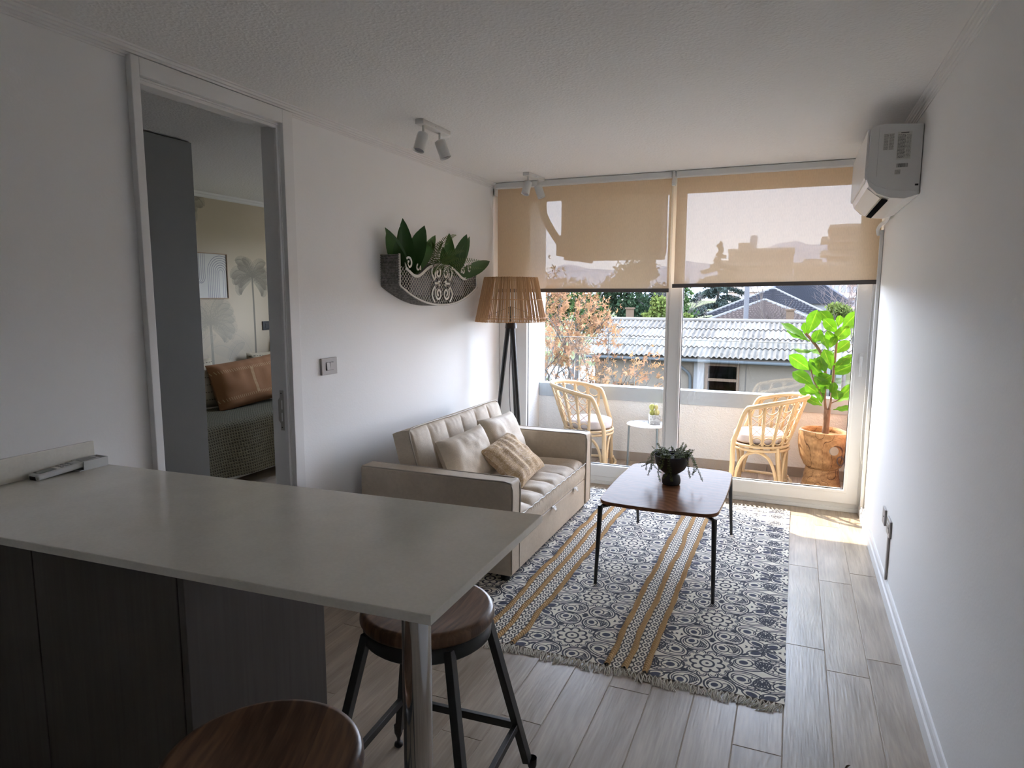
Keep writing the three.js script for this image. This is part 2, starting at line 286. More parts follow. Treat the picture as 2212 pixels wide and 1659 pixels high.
// ---- remote control in its holder
{
  const M_rem = mat({ color: C(0.66, 0.66, 0.64), roughness: 0.4 }), M_btn = mat({ color: C(0.36, 0.37, 0.37), roughness: 0.5 }), M_lcd = mat({ color: C(0.22, 0.24, 0.23), roughness: 0.2 });
  const h = thing('remote_holder', 'small white wall cradle lying on the worktop', 'holder', [-2.214, 0.911, -1.5]);
  part(h, 'cradle', merge([rbx(-0.03, 0.03, 0, 0.003, -0.045, 0.055, 0.001), rbx(0.027, 0.031, 0, 0.032, -0.045, 0.04, 0.001), rbx(-0.031, -0.028, 0, 0.032, -0.045, 0.04, 0.001), rbx(-0.03, 0.03, 0, 0.032, -0.048, -0.045, 0.001)]), M_rem);
  const r = thing('remote_control', 'white remote control resting in its cradle on the worktop', 'remote control', [-2.214, 0.928, -1.42]);
  const tilt = new THREE.Matrix4().makeRotationX(0.065);
  part(r, 'body', rb(0.05, 0.02, 0.215, 0.007, 3).applyMatrix4(tilt), M_rem);
  part(r, 'screen', rb(0.036, 0.002, 0.055, 0.0008, 1).translate(0, 0.0098, 0.066).applyMatrix4(tilt), M_lcd, 'grey display window');
  for (let j = 0; j < 3; j++) for (let i = -1; i < 2; i++) part(r, 'button', rb(0.009, 0.003, 0.008, 0.001, 1).translate(i * 0.013, 0.0103, 0.02 - j * 0.016).applyMatrix4(tilt), M_btn);
  part(r, 'battery_cover', rb(0.036, 0.0016, 0.05, 0.0006, 1).translate(0, 0.0099, -0.07).applyMatrix4(tilt), M_btn);
  part(r, 'emitter', rb(0.03, 0.012, 0.004, 0.001, 1).translate(0, -0.002, 0.1065).applyMatrix4(tilt), M_black);
}
// ---- bar stools
{
  const T_wood = tex(512, 512, (u, v) => {
    const k = Math.floor(u * 5), w = vnoise(u * 6, v * 3, 6, 3, 60 + k) * 0.35, g = vnoise((u + w * 0.2) * 46, v * 5, 46, 5, 61 + k), f = vnoise(u * 128, v * 14, 128, 14, 62), tone = [0, 0.07, -0.05, 0.04, -0.02][k];
    const d = tone + 0.16 * (g - 0.5) + 0.07 * (f - 0.5); return [0.40 + d, 0.285 + d * 0.85, 0.205 + d * 0.7];
  }, { size: [0.42, 0.42] });
  const M_seat = mat({ map: T_wood, roughness: 0.34 }), M_iron = mat({ color: C(0.02, 0.021, 0.022), roughness: 0.45 });
  const s = thing('bar_stool', 'round wooden bar stool on black metal legs tucked under the worktop corner', 'bar stool', [-0.9, 0, -1.535], 0.06, 'bar stools at the worktop');
  part(s, 'seat', uvM(lathe([[0, 0.606], [0.17, 0.606], [0.182, 0.612], [0.187, 0.622], [0.186, 0.636], [0.180, 0.646], [0.168, 0.649], [0.13, 0.645], [0.07, 0.641], [0, 0.640]], 56)), M_seat, 'dished walnut-brown wooden seat');
  part(s, 'seat_ring', lathe([[0.150, 0.566], [0.168, 0.562], [0.177, 0.570], [0.179, 0.6065], [0.150, 0.6065], [0.150, 0.566]], 48), M_iron);
  const top = 0.122, foot = 0.235;
  for (const [sx, sz] of [[1, 1], [1, -1], [-1, 1], [-1, -1]]) {
    const l = part(s, 'leg', beam([sx * top, 0.598, sz * top], [sx * (foot - 0.012), 0.07, sz * (foot - 0.012)], 0.03, 0.022), M_iron);
    part(l, 'foot_spindle', at(lathe([[0.015, 0.075], [0.014, 0.05], [0.006, 0.03], [0.006, 0.016], [0.014, 0.012], [0.015, 0.004], [0.012, 0], [0, 0]], 16), sx * foot, 0, sz * foot), M_iron);
  }
  const yb = 0.2, e = top + (foot - top) * (0.585 - yb) / 0.585;
  for (const k of [1, -1]) { part(s, 'footrest', rbx(-e, e, yb - 0.012, yb + 0.012, k * e - 0.008, k * e + 0.008, 0.002), M_iron); part(s, 'footrest', rbx(k * e - 0.008, k * e + 0.008, yb - 0.012, yb + 0.012, -e, e, 0.002), M_iron); }
  copyOf(s, [-0.872, 0, -0.872], 0.4, 'dark round wooden bar stool standing on the kitchen side of the worktop');
}
// ---- sofa bed
{
  const t = thing('sofa_bed', 'taupe leather sofa bed with channel tufting and drawer front', 'sofa', [-1.75, 0, -3.775]);
  const z0 = -3.05, z1 = -4.5, aw = 0.115, chw = (-z1 + z0 - 2 * aw) / 6, len = chw * 6;
  const tuft = (s) => Math.pow(Math.abs(Math.sin(Math.PI * s)), 0.5);
  const arm = (za, zb) => {
    const a = wpart(t, 'armrest', uvM(rb(0.93, 0.505, aw, 0.014, 3).translate(-1.75, 0.3, (za + zb) / 2)), M_leather);
    for (const z of [za, zb]) wpart(a, 'piping', tube([[-2.205, 0.549, z], [-1.9, 0.551, z], [-1.5, 0.551, z], [-1.297, 0.549, z], [-1.287, 0.538, z], [-1.286, 0.3, z], [-1.286, 0.06, z]].map(([x, y, q]) => [x, y, q + (q === za ? -0.005 : 0.005)]), 0.0042, 40, 6), M_piping);
  };
  arm(z0, z0 - aw); arm(z1 + aw, z1);
  wpart(t, 'base', rbx(-2.12, -1.315, 0.05, 0.245, z1 + aw + 0.002, z0 - aw - 0.002, 0.006), M_leather);
  // seat: six soft channels running front to back
  const w = 0.70;
  const seat = padded(w, 0.10, len - 0.006, 40, 132, (x, z) => { const s = z / chw, k = Math.min(1, (w - x) / 0.07), kk = Math.sqrt(Math.max(0, 1 - (1 - k) ** 2)); return (0.036 * tuft(s) + 0.006 * Math.sin(s * 7 + x * 9)) * kk - 0.012 * (1 - kk) + 0.0025 * Math.sin(x * 60 + Math.sin(s * 9) * 3) * (1 - tuft(s)); });
  wpart(t, 'seat_cushion', seat.translate(-1.995, 0.245, z1 + aw + 0.003), M_leather, 'plump seat with six channels');
  wpart(t, 'piping', tube(Array.from({ length: 61 }, (_, i) => [-1.287, 0.345 + 0.003 * Math.sin(i * 1.3), z0 - aw - 0.006 - i / 60 * (len - 0.012)]), 0.0042, 240, 6), M_piping);
  // pleated front band and the pull-out drawer front with its two tabs
  wpart(t, 'front_band', surf(160, 6, (u, v) => { const z = z0 - aw - 0.004 - u * (len - 0.008), s = u * 6; return [-1.293 + 0.0035 * Math.sin(u * 190 + Math.sin(u * 31) * 3) * Math.sin(Math.PI * v), 0.238 + v * 0.105, z, z, v * 0.1]; }), M_leather);
  const dr = wpart(t, 'drawer_front', rbx(-1.33, -1.292, 0.045, 0.232, z1 + aw + 0.006, z0 - aw - 0.006, 0.006, 2), M_leather);
  for (const z of [-3.70, -4.135]) wpart(dr, 'pull_tab', merge([at(rb(0.012, 0.006, 0.045, 0.002), -1.287, 0.236, z, 0, 0, 0.5), at(surf(8, 4, (u, v) => [0.02 * Math.sin(u * Math.PI) + 0.002, -0.03 * u + 0.01 * Math.sin(u * 3), (v - 0.5) * 0.038 * (1 - 0.3 * u)]), -1.292, 0.238, z), at(surf(8, 4, (u, v) => [0.024 * Math.sin(u * 2.2) + 0.004, -0.034 * u, (v - 0.5) * 0.03]), -1.29, 0.242, z + 0.006)]), M_piping);
  // backrest
  const bh = 0.46;
  const back = padded(len - 0.01, 0.105, bh, 150, 60, (x, z) => { const s = x / chw, r = z < 0.33 ? z / 0.33 : (z - 0.33) / (bh - 0.33), e = Math.min(1, z / 0.03, (bh - z) / 0.03), row = Math.pow(Math.abs(Math.sin(Math.PI * r)), 0.45); return 0.030 * Math.sqrt(tuft(s) * row) * Math.sqrt(Math.max(0, e)) + 0.003 * Math.sin(z * 55 + s * 4 + Math.sin(s * 9)) * (1 - row) + 0.0012 * Math.sin(s * 19 + Math.sin(s * 5) * 2) * Math.max(0, 1 - z / 0.1); });
  const B = new THREE.Matrix4().makeBasis(V(0, 0, -1), V(1, 0, 0), V(0, -1, 0));
  back.applyMatrix4(B).translate(0, 0.735, z0 - aw - 0.005);
  back.translate(0, -0.31, 0).applyMatrix4(new THREE.Matrix4().makeRotationZ(0.26)).translate(-1.965, 0.31, 0);
  const bk = wpart(t, 'backrest', back, M_leather, 'leaning backrest with upright channels');
  const pt = (y, z, off) => { const v = V(off, y - 0.31, z).applyMatrix4(new THREE.Matrix4().makeRotationZ(0.26)); return [v.x - 1.965, v.y + 0.31, v.z]; };
  wpart(bk, 'piping', tube([pt(0.29, z0 - aw - 0.005, 0.112), pt(0.5, z0 - aw - 0.004, 0.112), pt(0.728, z0 - aw - 0.006, 0.112), pt(0.737, z0 - aw - 0.02, 0.112), pt(0.737, (z0 + z1) / 2, 0.112), pt(0.737, z1 + aw + 0.02, 0.112), pt(0.728, z1 + aw + 0.006, 0.112), pt(0.4, z1 + aw + 0.005, 0.112)], 0.0042, 120, 6), M_piping);
  wpart(t, 'back_rail', rbx(-2.16, -2.06, 0.05, 0.4, z1 + aw, z0 - aw, 0.006), M_leather);
  for (const [x, z] of [[-1.34, -3.1], [-2.15, -3.1], [-1.34, -4.45], [-2.15, -4.45]]) wpart(t, 'foot', at(cyl(0.028, 0.024, 0.036, 20), x, 0.030, z), M_black);
}
// ---- cushions on the sofa
{
  const put = (o, x, y, n) => { const X = V(...x).normalize(), Y0 = V(...y), Z = X.clone().cross(Y0).normalize(), Y = Z.clone().cross(X); o.setRotationFromMatrix(new THREE.Matrix4().makeBasis(X, Y, Z)); return o; };
  const a = single('lumbar_cushion', uvM(pillowGeo(0.54, 0.32, 0.15, { seed: 3, wrinkle: 0.003, pull: 0.07 })), M_leather, 'taupe leather lumbar cushion propped between the near armrest and the woven cushion', 'cushion', [-1.755, 0.545, -3.49], 0, 'leather lumbar cushions');
  put(a, [0.04, 0.02, -1], [-0.42, 1, 0]);
  const b = single('lumbar_cushion', uvM(pillowGeo(0.56, 0.33, 0.15, { seed: 8, wrinkle: 0.003, pull: 0.07 })), M_leather, 'taupe leather lumbar cushion propped against the window-side armrest', 'cushion', [-1.775, 0.55, -4.06], 0, 'leather lumbar cushions');
  put(b, [-0.02, -0.06, -1], [-0.46, 1, 0]);
  const T_och = tex(512, 512, (u, v) => {
    const str = vnoise(u * 5, v * 60, 5, 60, 71), dash = vnoise(u * 40, v * 110, 40, 110, 72) > 0.66 ? 1 : 0, patch = vnoise(u * 3, v * 3, 3, 3, 73), fray = vnoise(u * 26, v * 9, 26, 9, 74) > 0.72 ? 1 : 0;
    const k = clamp(0.35 * patch + 0.35 * str + 0.3 * dash * (0.4 + patch) + 0.25 * fray * (vnoise(u * 2, v * 2, 2, 2, 76) > 0.5 ? 1 : 0)); const weave = 0.05 * (vnoise(u * 200, v * 200, 200, 200, 75) - 0.5);
    return [0.70 + 0.16 * k + weave, 0.58 + 0.20 * k + weave, 0.42 + 0.27 * k + weave];
  }, { size: [0.48, 0.48] });
  const T_ochB = tex(256, 256, (u, v) => 0.5 * vnoise(u * 10, v * 70, 10, 70, 77) + 0.5 * vnoise(u * 120, v * 120, 120, 120, 78), { srgb: false, size: [0.48, 0.48] });
  const c = thing('woven_cushion', 'ochre woven cushion with frayed stripes lying on the sofa seat', 'cushion', [-1.575, 0.49, -3.765]);
  part(c, 'cover', uvM(pillowGeo(0.47, 0.34, 0.13, { seed: 5, wrinkle: 0.006, pull: 0.06, pw: 0.55 })), mat({ map: T_och, roughness: 0.95, bumpMap: T_ochB, bumpScale: 0.003 }));
  const M_shell = mat({ color: C(0.7, 0.66, 0.6), roughness: 0.3 });
  part(c, 'shell_button', at(new THREE.TorusGeometry(0.008, 0.003, 8, 18), -0.2, -0.12, 0.02), M_shell);
  put(c, [-0.06, 0.05, -1], [-0.55, 0.42, 0.02]);
}
// ---- rug
{
  const CREAM = '#f1eadb', x0 = -1.725, x1 = 0.045, zf = -4.945, zn = -2.5, K = 700, W = Math.round((x1 - x0) * K), H = Math.round((zn - zf) * K);
  const T_rug = canvasTex(W, H, (g) => {
    g.fillStyle = CREAM; g.fillRect(0, 0, W, H);
    g.strokeStyle = g.fillStyle = '#3f4049'; g.lineCap = 'round';
    const X = (x) => (x - x0) * K, Z = (z) => (z - zf) * K;
    const ell = (x, y, a, b, r = 0, s = 0, e = 6.2832) => { g.beginPath(); g.ellipse(x, y, a, b, r, s, e); };
    const drop = (x, y, L, w, ang) => { g.save(); g.translate(x, y); g.rotate(ang); g.beginPath(); g.moveTo(0, 0); g.quadraticCurveTo(L * 0.5, -w, L, 0); g.quadraticCurveTo(L * 0.5, w, 0, 0); g.fill(); g.restore(); };
    const paisley = (x, y, a, b, r, flip) => {
      g.save(); g.translate(x, y); g.rotate(r); g.scale(1, flip);
      g.lineWidth = 5; ell(0, 0, a, b); g.stroke();
      g.lineWidth = 3; ell(0, 0, a * 0.82, b * 0.8, 0, 0.6, 6.6); g.stroke();
      g.lineWidth = 4; ell(-a * 0.3, b * 0.1, a * 0.42, b * 0.5, 0, 2.6, 7.2); g.stroke();
      g.fillStyle = '#4a4c5c'; ell(-a * 0.32, b * 0.14, a * 0.22, b * 0.28); g.fill(); g.fillStyle = '#3f4049';
      g.lineWidth = 4; for (let k = 0; k < 4; k++) { ell(a * (0.12 + k * 0.13), b * 0.05, a * 0.2, b * (0.62 - k * 0.1), 0.2, -1.3, 1.0); g.stroke(); }
      g.lineWidth = 3; ell(a * 0.25, -b * 0.28, a * 0.26, b * 0.26, 0, 2.8, 7); g.stroke();
      g.restore();
    };
    const flower = (x, y) => {
      g.lineWidth = 6; ell(x, y, 19, 19); g.stroke(); ell(x, y, 5, 5); g.fill();
      for (let k = 0; k < 8; k++) { const a = k * Math.PI / 4; g.lineWidth = 6; ell(x + 35 * Math.cos(a), y + 35 * Math.sin(a), 13, 13, 0, a - 2, a + 2); g.stroke(); }
      for (let k = 0; k < 12; k++) { const a = k * Math.PI / 6 + 0.13; g.lineWidth = 4; ell(x + 60 * Math.cos(a), y + 60 * Math.sin(a), 13, 13, 0, a - 2, a + 2); g.stroke(); g.lineWidth = 2.5; ell(x + 59 * Math.cos(a), y + 59 * Math.sin(a), 7, 7, 0, a - 1.7, a + 1.7); g.stroke(); }
      for (let k = 0; k < 4; k++) { const a = k * Math.PI / 2 + 0.785; drop(x + 82 * Math.cos(a) - 12, y + 82 * Math.sin(a), 26, 16, 0); }
    };
    const star = (x, y) => {
      for (let k = 0; k < 8; k++) drop(x, y, 40 + 8 * (k % 2), 8, k * Math.PI / 4 + 0.2);
      for (const s of [-1, 1]) for (let r = 0; r < 4; r++) for (let k = -2; k < 3; k++) drop(x + k * 17 + (r % 2) * 8, y + s * (50 + r * 19), 17, 4, s * 1.2 + k * 0.22);
    };
    const motif = (x, y) => {
      flower(x, y);
      const px = 0.43 * K, pz = 0.405 * K;
      for (const s of [-1, 1]) for (const q of [-1, 1]) {
        paisley(x + s * 47, y + q * 104, 44, 40, s * q * 0.35, q);
        paisley(x + s * 116, y + q * 46, 58, 39, s * q * 0.3 + (s < 0 ? Math.PI : 0), q * s);
        g.fillStyle = '#484a5a'; g.lineWidth = 4; ell(x + s * 128, y + q * 112, 27, 17, s * q * 0.5, 0, 6.28); g.stroke(); ell(x + s * 128, y + q * 114, 17, 10, s * q * 0.5); g.fill(); g.fillStyle = '#3f4049';
        for (let k = 0; k < 5; k++) drop(x + s * (96 + k * 15), y + q * (134 + (k % 2) * 3), 13, 6, 0.9 * q);
        drop(x + s * 88, y + q * 84, 30, 10, s > 0 ? q * 0.8 : Math.PI - q * 0.8);
      }
      for (const q of [-1, 1]) { drop(x - 8, y + q * 66 + q * 66, 16, 9, 0); }
      g.save(); g.translate(x, y + pz / 2); g.rotate(0.785); g.fillRect(-9, -9, 18, 18); g.restore();
      star(x + px / 2, y + pz / 2);
    };
    const panel = (a, b, cols) => { g.save(); g.beginPath(); g.rect(X(a), 0, X(b) - X(a), H); g.clip(); for (const c of cols) for (let k = -1; k < 7; k++) motif(X(c), Z(-2.68 - 0.405 * k)); g.restore(); };
    panel(-0.474, x1, [-0.685, -0.255, 0.175]);
    panel(-1.046, -0.634, [-1.265, -0.835, -0.405]);
    panel(x0, -1.204, [-1.855, -1.425, -0.995]);
    const zig = (a, b) => { // four columns of zig-zag with diamonds between two cords
      const L = X(b) - X(a), s = L / 4;
      g.fillStyle = CREAM; g.fillRect(X(a), 0, L, H);
      for (let y = 0; y < H; y += 28) {
        g.fillStyle = '#514f50';
        for (let k = 0; k < 4; k++) { const xx = X(a) + k * s; if (k === 1 || k === 2) continue; const d = k === 0 ? 1 : -1, e = k === 0 ? xx + 2 : xx + s - 2; g.beginPath(); g.moveTo(e, y); g.lineTo(e + d * s * 0.9, y + 14); g.lineTo(e, y + 28); g.lineTo(e + d * s * 0.2, y + 14); g.fill(); }
        const c = X(a) + L / 2; g.beginPath(); g.moveTo(c, y + 2); g.lineTo(c + s * 0.62, y + 14); g.lineTo(c, y + 26); g.lineTo(c - s * 0.62, y + 14); g.fill();
        g.fillStyle = CREAM; g.beginPath(); g.moveTo(c, y + 9); g.lineTo(c + s * 0.26, y + 14); g.lineTo(c, y + 19); g.lineTo(c - s * 0.26, y + 14); g.fill();
        g.strokeStyle = '#514f50'; g.lineWidth = 4; for (const q of [-1, 1]) { g.beginPath(); g.moveTo(c + q * s * 0.62, y - 2); g.lineTo(c + q * s * 1.1, y + 14); g.lineTo(c + q * s * 0.62, y + 30); g.stroke(); }
      }
    };
    for (const [a, b] of [[-0.634, -0.554], [-0.554, -0.474], [-1.204, -1.125], [-1.125, -1.046]]) zig(a, b);
    // uneven block print: ink worn thin in places
    const R = rng(9); g.globalAlpha = 0.10; g.fillStyle = CREAM; for (let k = 0; k < 2600; k++) g.fillRect(R() * W, R() * H, 3 + R() * 26, 1 + R() * 3);
    g.globalAlpha = 1;
  });
  const T_weave = tex(256, 256, (u, v) => 0.5 + 0.5 * Math.sin(u * 6.2832 * 40) * Math.sin(v * 6.2832 * 40) * 0.6 + 0.3 * (vnoise(u * 64, v * 64, 64, 64, 81) - 0.5), { srgb: false, size: [0.16, 0.16] });
  const t = thing('rug', 'cream block-printed cotton rug with ochre cords and tasselled ends', 'rug', [(x0 + x1) / 2, 0.0005, (zf + zn) / 2]);
  const ripple = (x, z) => 0.0022 * (vnoise(x * 3 + 40, z * 3.5 + 40, 512, 512, 82)) + 0.0012 * vnoise(x * 9 + 40, z * 14 + 40, 512, 512, 83);
  const edge = (z) => 0.006 * (vnoise(z * 3 + 20, 1, 512, 512, 84) - 0.5);
  const nx = 60, nz = 90;
  const topS = surf(nx, nz, (u, v) => { const z = zn + (zf - zn) * v, x = x0 + (x1 - x0) * u + edge(z) * (u > 0.5 ? 1 : -1) * Math.abs(u - 0.5) * 2, zz = z + 0.012 * (vnoise(u * 7, 3, 512, 512, 85) - 0.5) * (v < 0.02 ? 1 : v > 0.98 ? 1 : 0); return [x, 0.0045 + ripple(x, z), zz, u, v]; });
  const M_rug = mat({ map: T_rug, roughness: 0.95, bumpMap: T_weave, bumpScale: 0.0008 });
  T_weave.repeat.set(11, 15);
  wpart(t, 'woven_field', topS, M_rug, 'cream cloth with charcoal floral block print');
  wpart(t, 'backing', bx(x0 + 0.006, x1 - 0.006, 0.0005, 0.004, zf + 0.008, zn - 0.008), mat({ color: C(0.6, 0.55, 0.46), roughness: 1 }));
  const T_jute = tex(64, 256, (u, v) => { const k = 0.5 + 0.5 * Math.sin((v * 48 + Math.abs(u - 0.5) * 3) * 6.2832), n = vnoise(u * 8, v * 60, 8, 60, 86); return [0.74 + 0.14 * k + 0.1 * n, 0.60 + 0.13 * k + 0.1 * n, 0.43 + 0.11 * k + 0.08 * n]; }, { size: [1, 1] });
  T_jute.repeat.set(1, 4);
  const M_jute = mat({ map: T_jute, roughness: 0.95 });
  for (const x of [-0.634, -0.556, -0.474, -1.204, -1.131, -1.046]) {
    const wob = (z) => 0.008 * (vnoise(z * 6 + 30, x * 9 + 30, 512, 512, 87) - 0.5) * 2;
    wpart(t, 'jute_cord', surf(8, 900, (u, v) => { const z = zn - 0.006 + (zf - zn + 0.012) * v, a = u * Math.PI, braid = 0.0016 * Math.sin(v * 6.2832 * 150 + Math.cos(a) * 4), r = 0.012 + 0.0014 * Math.sin(z * 40 + x * 30); return [x + wob(z) + Math.cos(a) * (r + braid), 0.004 + ripple(x, z) + Math.sin(a) * (0.011 + braid * 1.5), z, v * 8, u]; }), M_jute, 'braided ochre cord');
  }
  // tassels at both ends
  const R = rng(12);
  for (const [ze, dir] of [[zn, 1], [zf, -1]]) {
    const g = [];
    for (let x = x0 + 0.012; x < x1 - 0.004; x += dir > 0 ? 0.021 : 0.03) {
      const sway = (vnoise(x * 4 + 60, dir * 3 + 9, 512, 512, 88) - 0.5) * 0.9, L = 0.042 + 0.03 * R(), z = ze - dir * 0.004;
      g.push(at(new THREE.IcosahedronGeometry(0.0045, 0), x, 0.006, z + dir * 0.004));
      for (let k = 0; k < (dir > 0 ? 5 : 3); k++) { const f = (k - 2) * 0.007 + (R() - 0.5) * 0.008, q = (R() - 0.5) * 0.012; g.push(tube([[x, 0.006, z], [x + f * 0.6 + sway * 0.01 + q, 0.006 + 0.004 * R(), z + dir * L * 0.45], [x + f + sway * L - q, 0.0026, z + dir * L]], 0.0019, 5, 4)); }
    }
    wpart(t, 'fringe', merge(g), mat({ color: C(0.72, 0.66, 0.56), roughness: 1 }), 'knotted cream tassels', 'stuff');
  }
}
// ---- coffee table
{
  const T_w = tex(512, 512, (u, v) => {
    const w = vnoise(u * 4, v * 2, 4, 2, 91) * 0.5 + vnoise(u * 9, v * 5, 9, 5, 92) * 0.16, s = 0.5 + 0.5 * Math.sin((v * 2.6 + w) * 42), f = vnoise(u * 8, v * 128, 8, 128, 93), p = vnoise(u * 30, v * 128, 30, 128, 94);
    const d = 0.075 * (s - 0.5) + 0.06 * (f - 0.5) + 0.05 * (p - 0.5); return [0.47 + d, 0.325 + d * 0.85, 0.235 + d * 0.7];
  }, { size: [0.62, 0.92] });
  T_w.rotation = 0;
  const t = thing('coffee_table', 'low walnut coffee table with rounded corners and thin black legs', 'coffee table', [-0.592, 0, -3.705]);
  const hx = 0.302, hz = 0.452, r = 0.1, s = new THREE.Shape();
  s.moveTo(-hx + r, -hz); s.quadraticCurveTo(0, -hz - 0.02, hx - r, -hz); s.quadraticCurveTo(hx, -hz, hx, -hz + r); s.quadraticCurveTo(hx + 0.018, 0, hx, hz - r); s.quadraticCurveTo(hx, hz, hx - r, hz); s.quadraticCurveTo(0, hz + 0.02, -hx + r, hz); s.quadraticCurveTo(-hx, hz, -hx, hz - r); s.quadraticCurveTo(-hx - 0.018, 0, -hx, -hz + r); s.quadraticCurveTo(-hx, -hz, -hx + r, -hz);
  const g = new THREE.ExtrudeGeometry(s, { depth: 0.012, bevelEnabled: true, bevelThickness: 0.003, bevelSize: 0.004, bevelOffset: -0.004, bevelSegments: 3, curveSegments: 16 });
  part(t, 'table_top', uvM(at(g, 0, 0.435, 0, -Math.PI / 2)), phys({ map: T_w, roughness: 0.22, ior: 1.066 }), 'polished walnut veneer top');
  const M_leg = mat({ color: C(0.014, 0.014, 0.016), roughness: 0.4 });
  for (const [sx, sz] of [[-1, 1], [1, 1], [1, -1], [-1, -1]]) {
    const a = V(sx * 0.286, 0.424, sz * 0.43), b = V(sx * 0.298, 0, sz * (sz > 0 ? 0.458 : 0.59)), d = b.clone().sub(a);
    const leg = cyl(0.0135, 0.0085, d.length(), 18); leg.applyQuaternion(new THREE.Quaternion().setFromUnitVectors(V(0, -1, 0), d.clone().normalize())).translate((a.x + b.x) / 2, (a.y + b.y) / 2, (a.z + b.z) / 2);
    const l = part(t, 'leg', leg, M_leg);
    part(l, 'bracket', beam([sx * 0.286, 0.415, sz * 0.43], [sx * 0.19, 0.427, sz * 0.31], 0.016, 0.02, 0.003), M_leg);
  }
  for (const k of [-1, 1]) part(t, 'apron_rail', rbx(-0.2, 0.2, 0.420, 0.432, k * 0.3125 - 0.0125, k * 0.3125 + 0.0125), M_leg);
}
// ---- black footed bowl with trailing succulent
{
  const M_bowl = mat({ color: C(0.014, 0.0145, 0.016), roughness: 0.62 });
  const px = -0.592, pz = -3.728, ty = 0.4535;
  const b = thing('plant_bowl', 'matt black footed bowl on the coffee table', 'bowl', [px, ty, pz]);
  part(b, 'bowl', lathe([[0.03, 0.062], [0.045, 0.066], [0.072, 0.088], [0.089, 0.120], [0.096, 0.158], [0.097, 0.166], [0.093, 0.166], [0.091, 0.158], [0.083, 0.125], [0.06, 0.092], [0, 0.08]], 48), M_bowl);
  part(b, 'foot', lathe([[0, 0], [0.047, 0], [0.051, 0.006], [0.052, 0.025], [0.047, 0.048], [0.036, 0.060], [0.03, 0.064]], 40), M_bowl);
  part(b, 'soil', at(new THREE.CircleGeometry(0.089, 28), 0, 0.15, 0, -Math.PI / 2), mat({ color: C(0.03, 0.022, 0.015), roughness: 1 }));
  const p = thing('trailing_succulent', 'dark green trailing plant filling the black bowl', 'plant', [px, ty + 0.15, pz]);
  const R = rng(33), leafG = new THREE.IcosahedronGeometry(1, 0).scale(0.0032, 0.0048, 0.0022), stems = [], spots = [];
  for (let k = 0; k < 74; k++) {
    const a = R() * 6.283, r0 = 0.085 * Math.sqrt(R()), trail = k < 15, L = trail ? 0.04 + R() * 0.1 : 0.03 + R() * 0.045;
    const x = r0 * Math.cos(a), z = r0 * Math.sin(a), ox = Math.cos(a), oz = Math.sin(a);
    const pts = trail ? [[x, 0, z], [ox * 0.075, 0.03, oz * 0.075], [ox * 0.106, 0.022, oz * 0.106], [ox * (0.12 + R() * 0.03) + (R() - 0.5) * 0.03, -L * 0.45, oz * 0.125 + (R() - 0.5) * 0.03], [ox * (0.115 + R() * 0.05) + (R() - 0.5) * 0.05, -L * 0.9, oz * 0.125 + (R() - 0.5) * 0.05]] : [[x, 0, z], [x + ox * 0.012 + (R() - 0.5) * 0.02, L * 0.6, z + oz * 0.012], [x + ox * 0.03 + (R() - 0.5) * 0.03, L, z + oz * 0.03]];
    const c = new THREE.CatmullRomCurve3(pts.map((q) => V(...q))), n = Math.round((trail ? 0.13 + L : L) / 0.0072);
    stems.push(new THREE.TubeGeometry(c, 10, 0.0009, 4));
    for (let i = 1; i < n; i++) spots.push([c.getPoint(i / n), R() * 6.283, R()]);
  }
  part(p, 'stems', merge(stems), mat({ color: C(0.05, 0.03, 0.015), roughness: 0.8 }));
  const im = new THREE.InstancedMesh(leafG, mat({ color: C(0.085, 0.12, 0.028), roughness: 0.6 }), spots.length * 2), M = new THREE.Matrix4(), q = new THREE.Quaternion();
  spots.forEach(([c, a, s], i) => { for (let h = 0; h < 2; h++) { const b = a + h * Math.PI; q.setFromEuler(new THREE.Euler(1.1 + s * 0.4, b, 0, 'YXZ')); M.compose(V(c.x + Math.sin(b) * 0.004, c.y + 0.001, c.z + Math.cos(b) * 0.004), q, V(0.8 + s * 0.5, 0.8 + s * 0.5, 1)); im.setMatrixAt(i * 2 + h, M); im.setColorAt(i * 2 + h, C(0.7 + s * 0.7, 0.75 + s * 0.6, 0.7 + s * 0.4)); } });
  im.name = 'leaves'; im.userData.kind = 'stuff'; p.add(im);
}
// ---- a dry leaf on the tiles
{
  const g = leafGeo(0.032, 0.004, { bend: 1.2, fold: 0.4, n: 8 }); g.rotateX(-Math.PI / 2 + 0.25).rotateY(2.4);
  single('dry_leaf', g, mat({ color: C(0.10, 0.06, 0.03), roughness: 0.8 }), 'small curled dry leaf on the floor tiles', 'leaf', [0.245, 0.006, -2.24]);
}
// ================================================================ lamp, planter, lights, air conditioner, blinds, switches
const M_white = mat({ color: C(0.80, 0.80, 0.78), roughness: 0.35 });
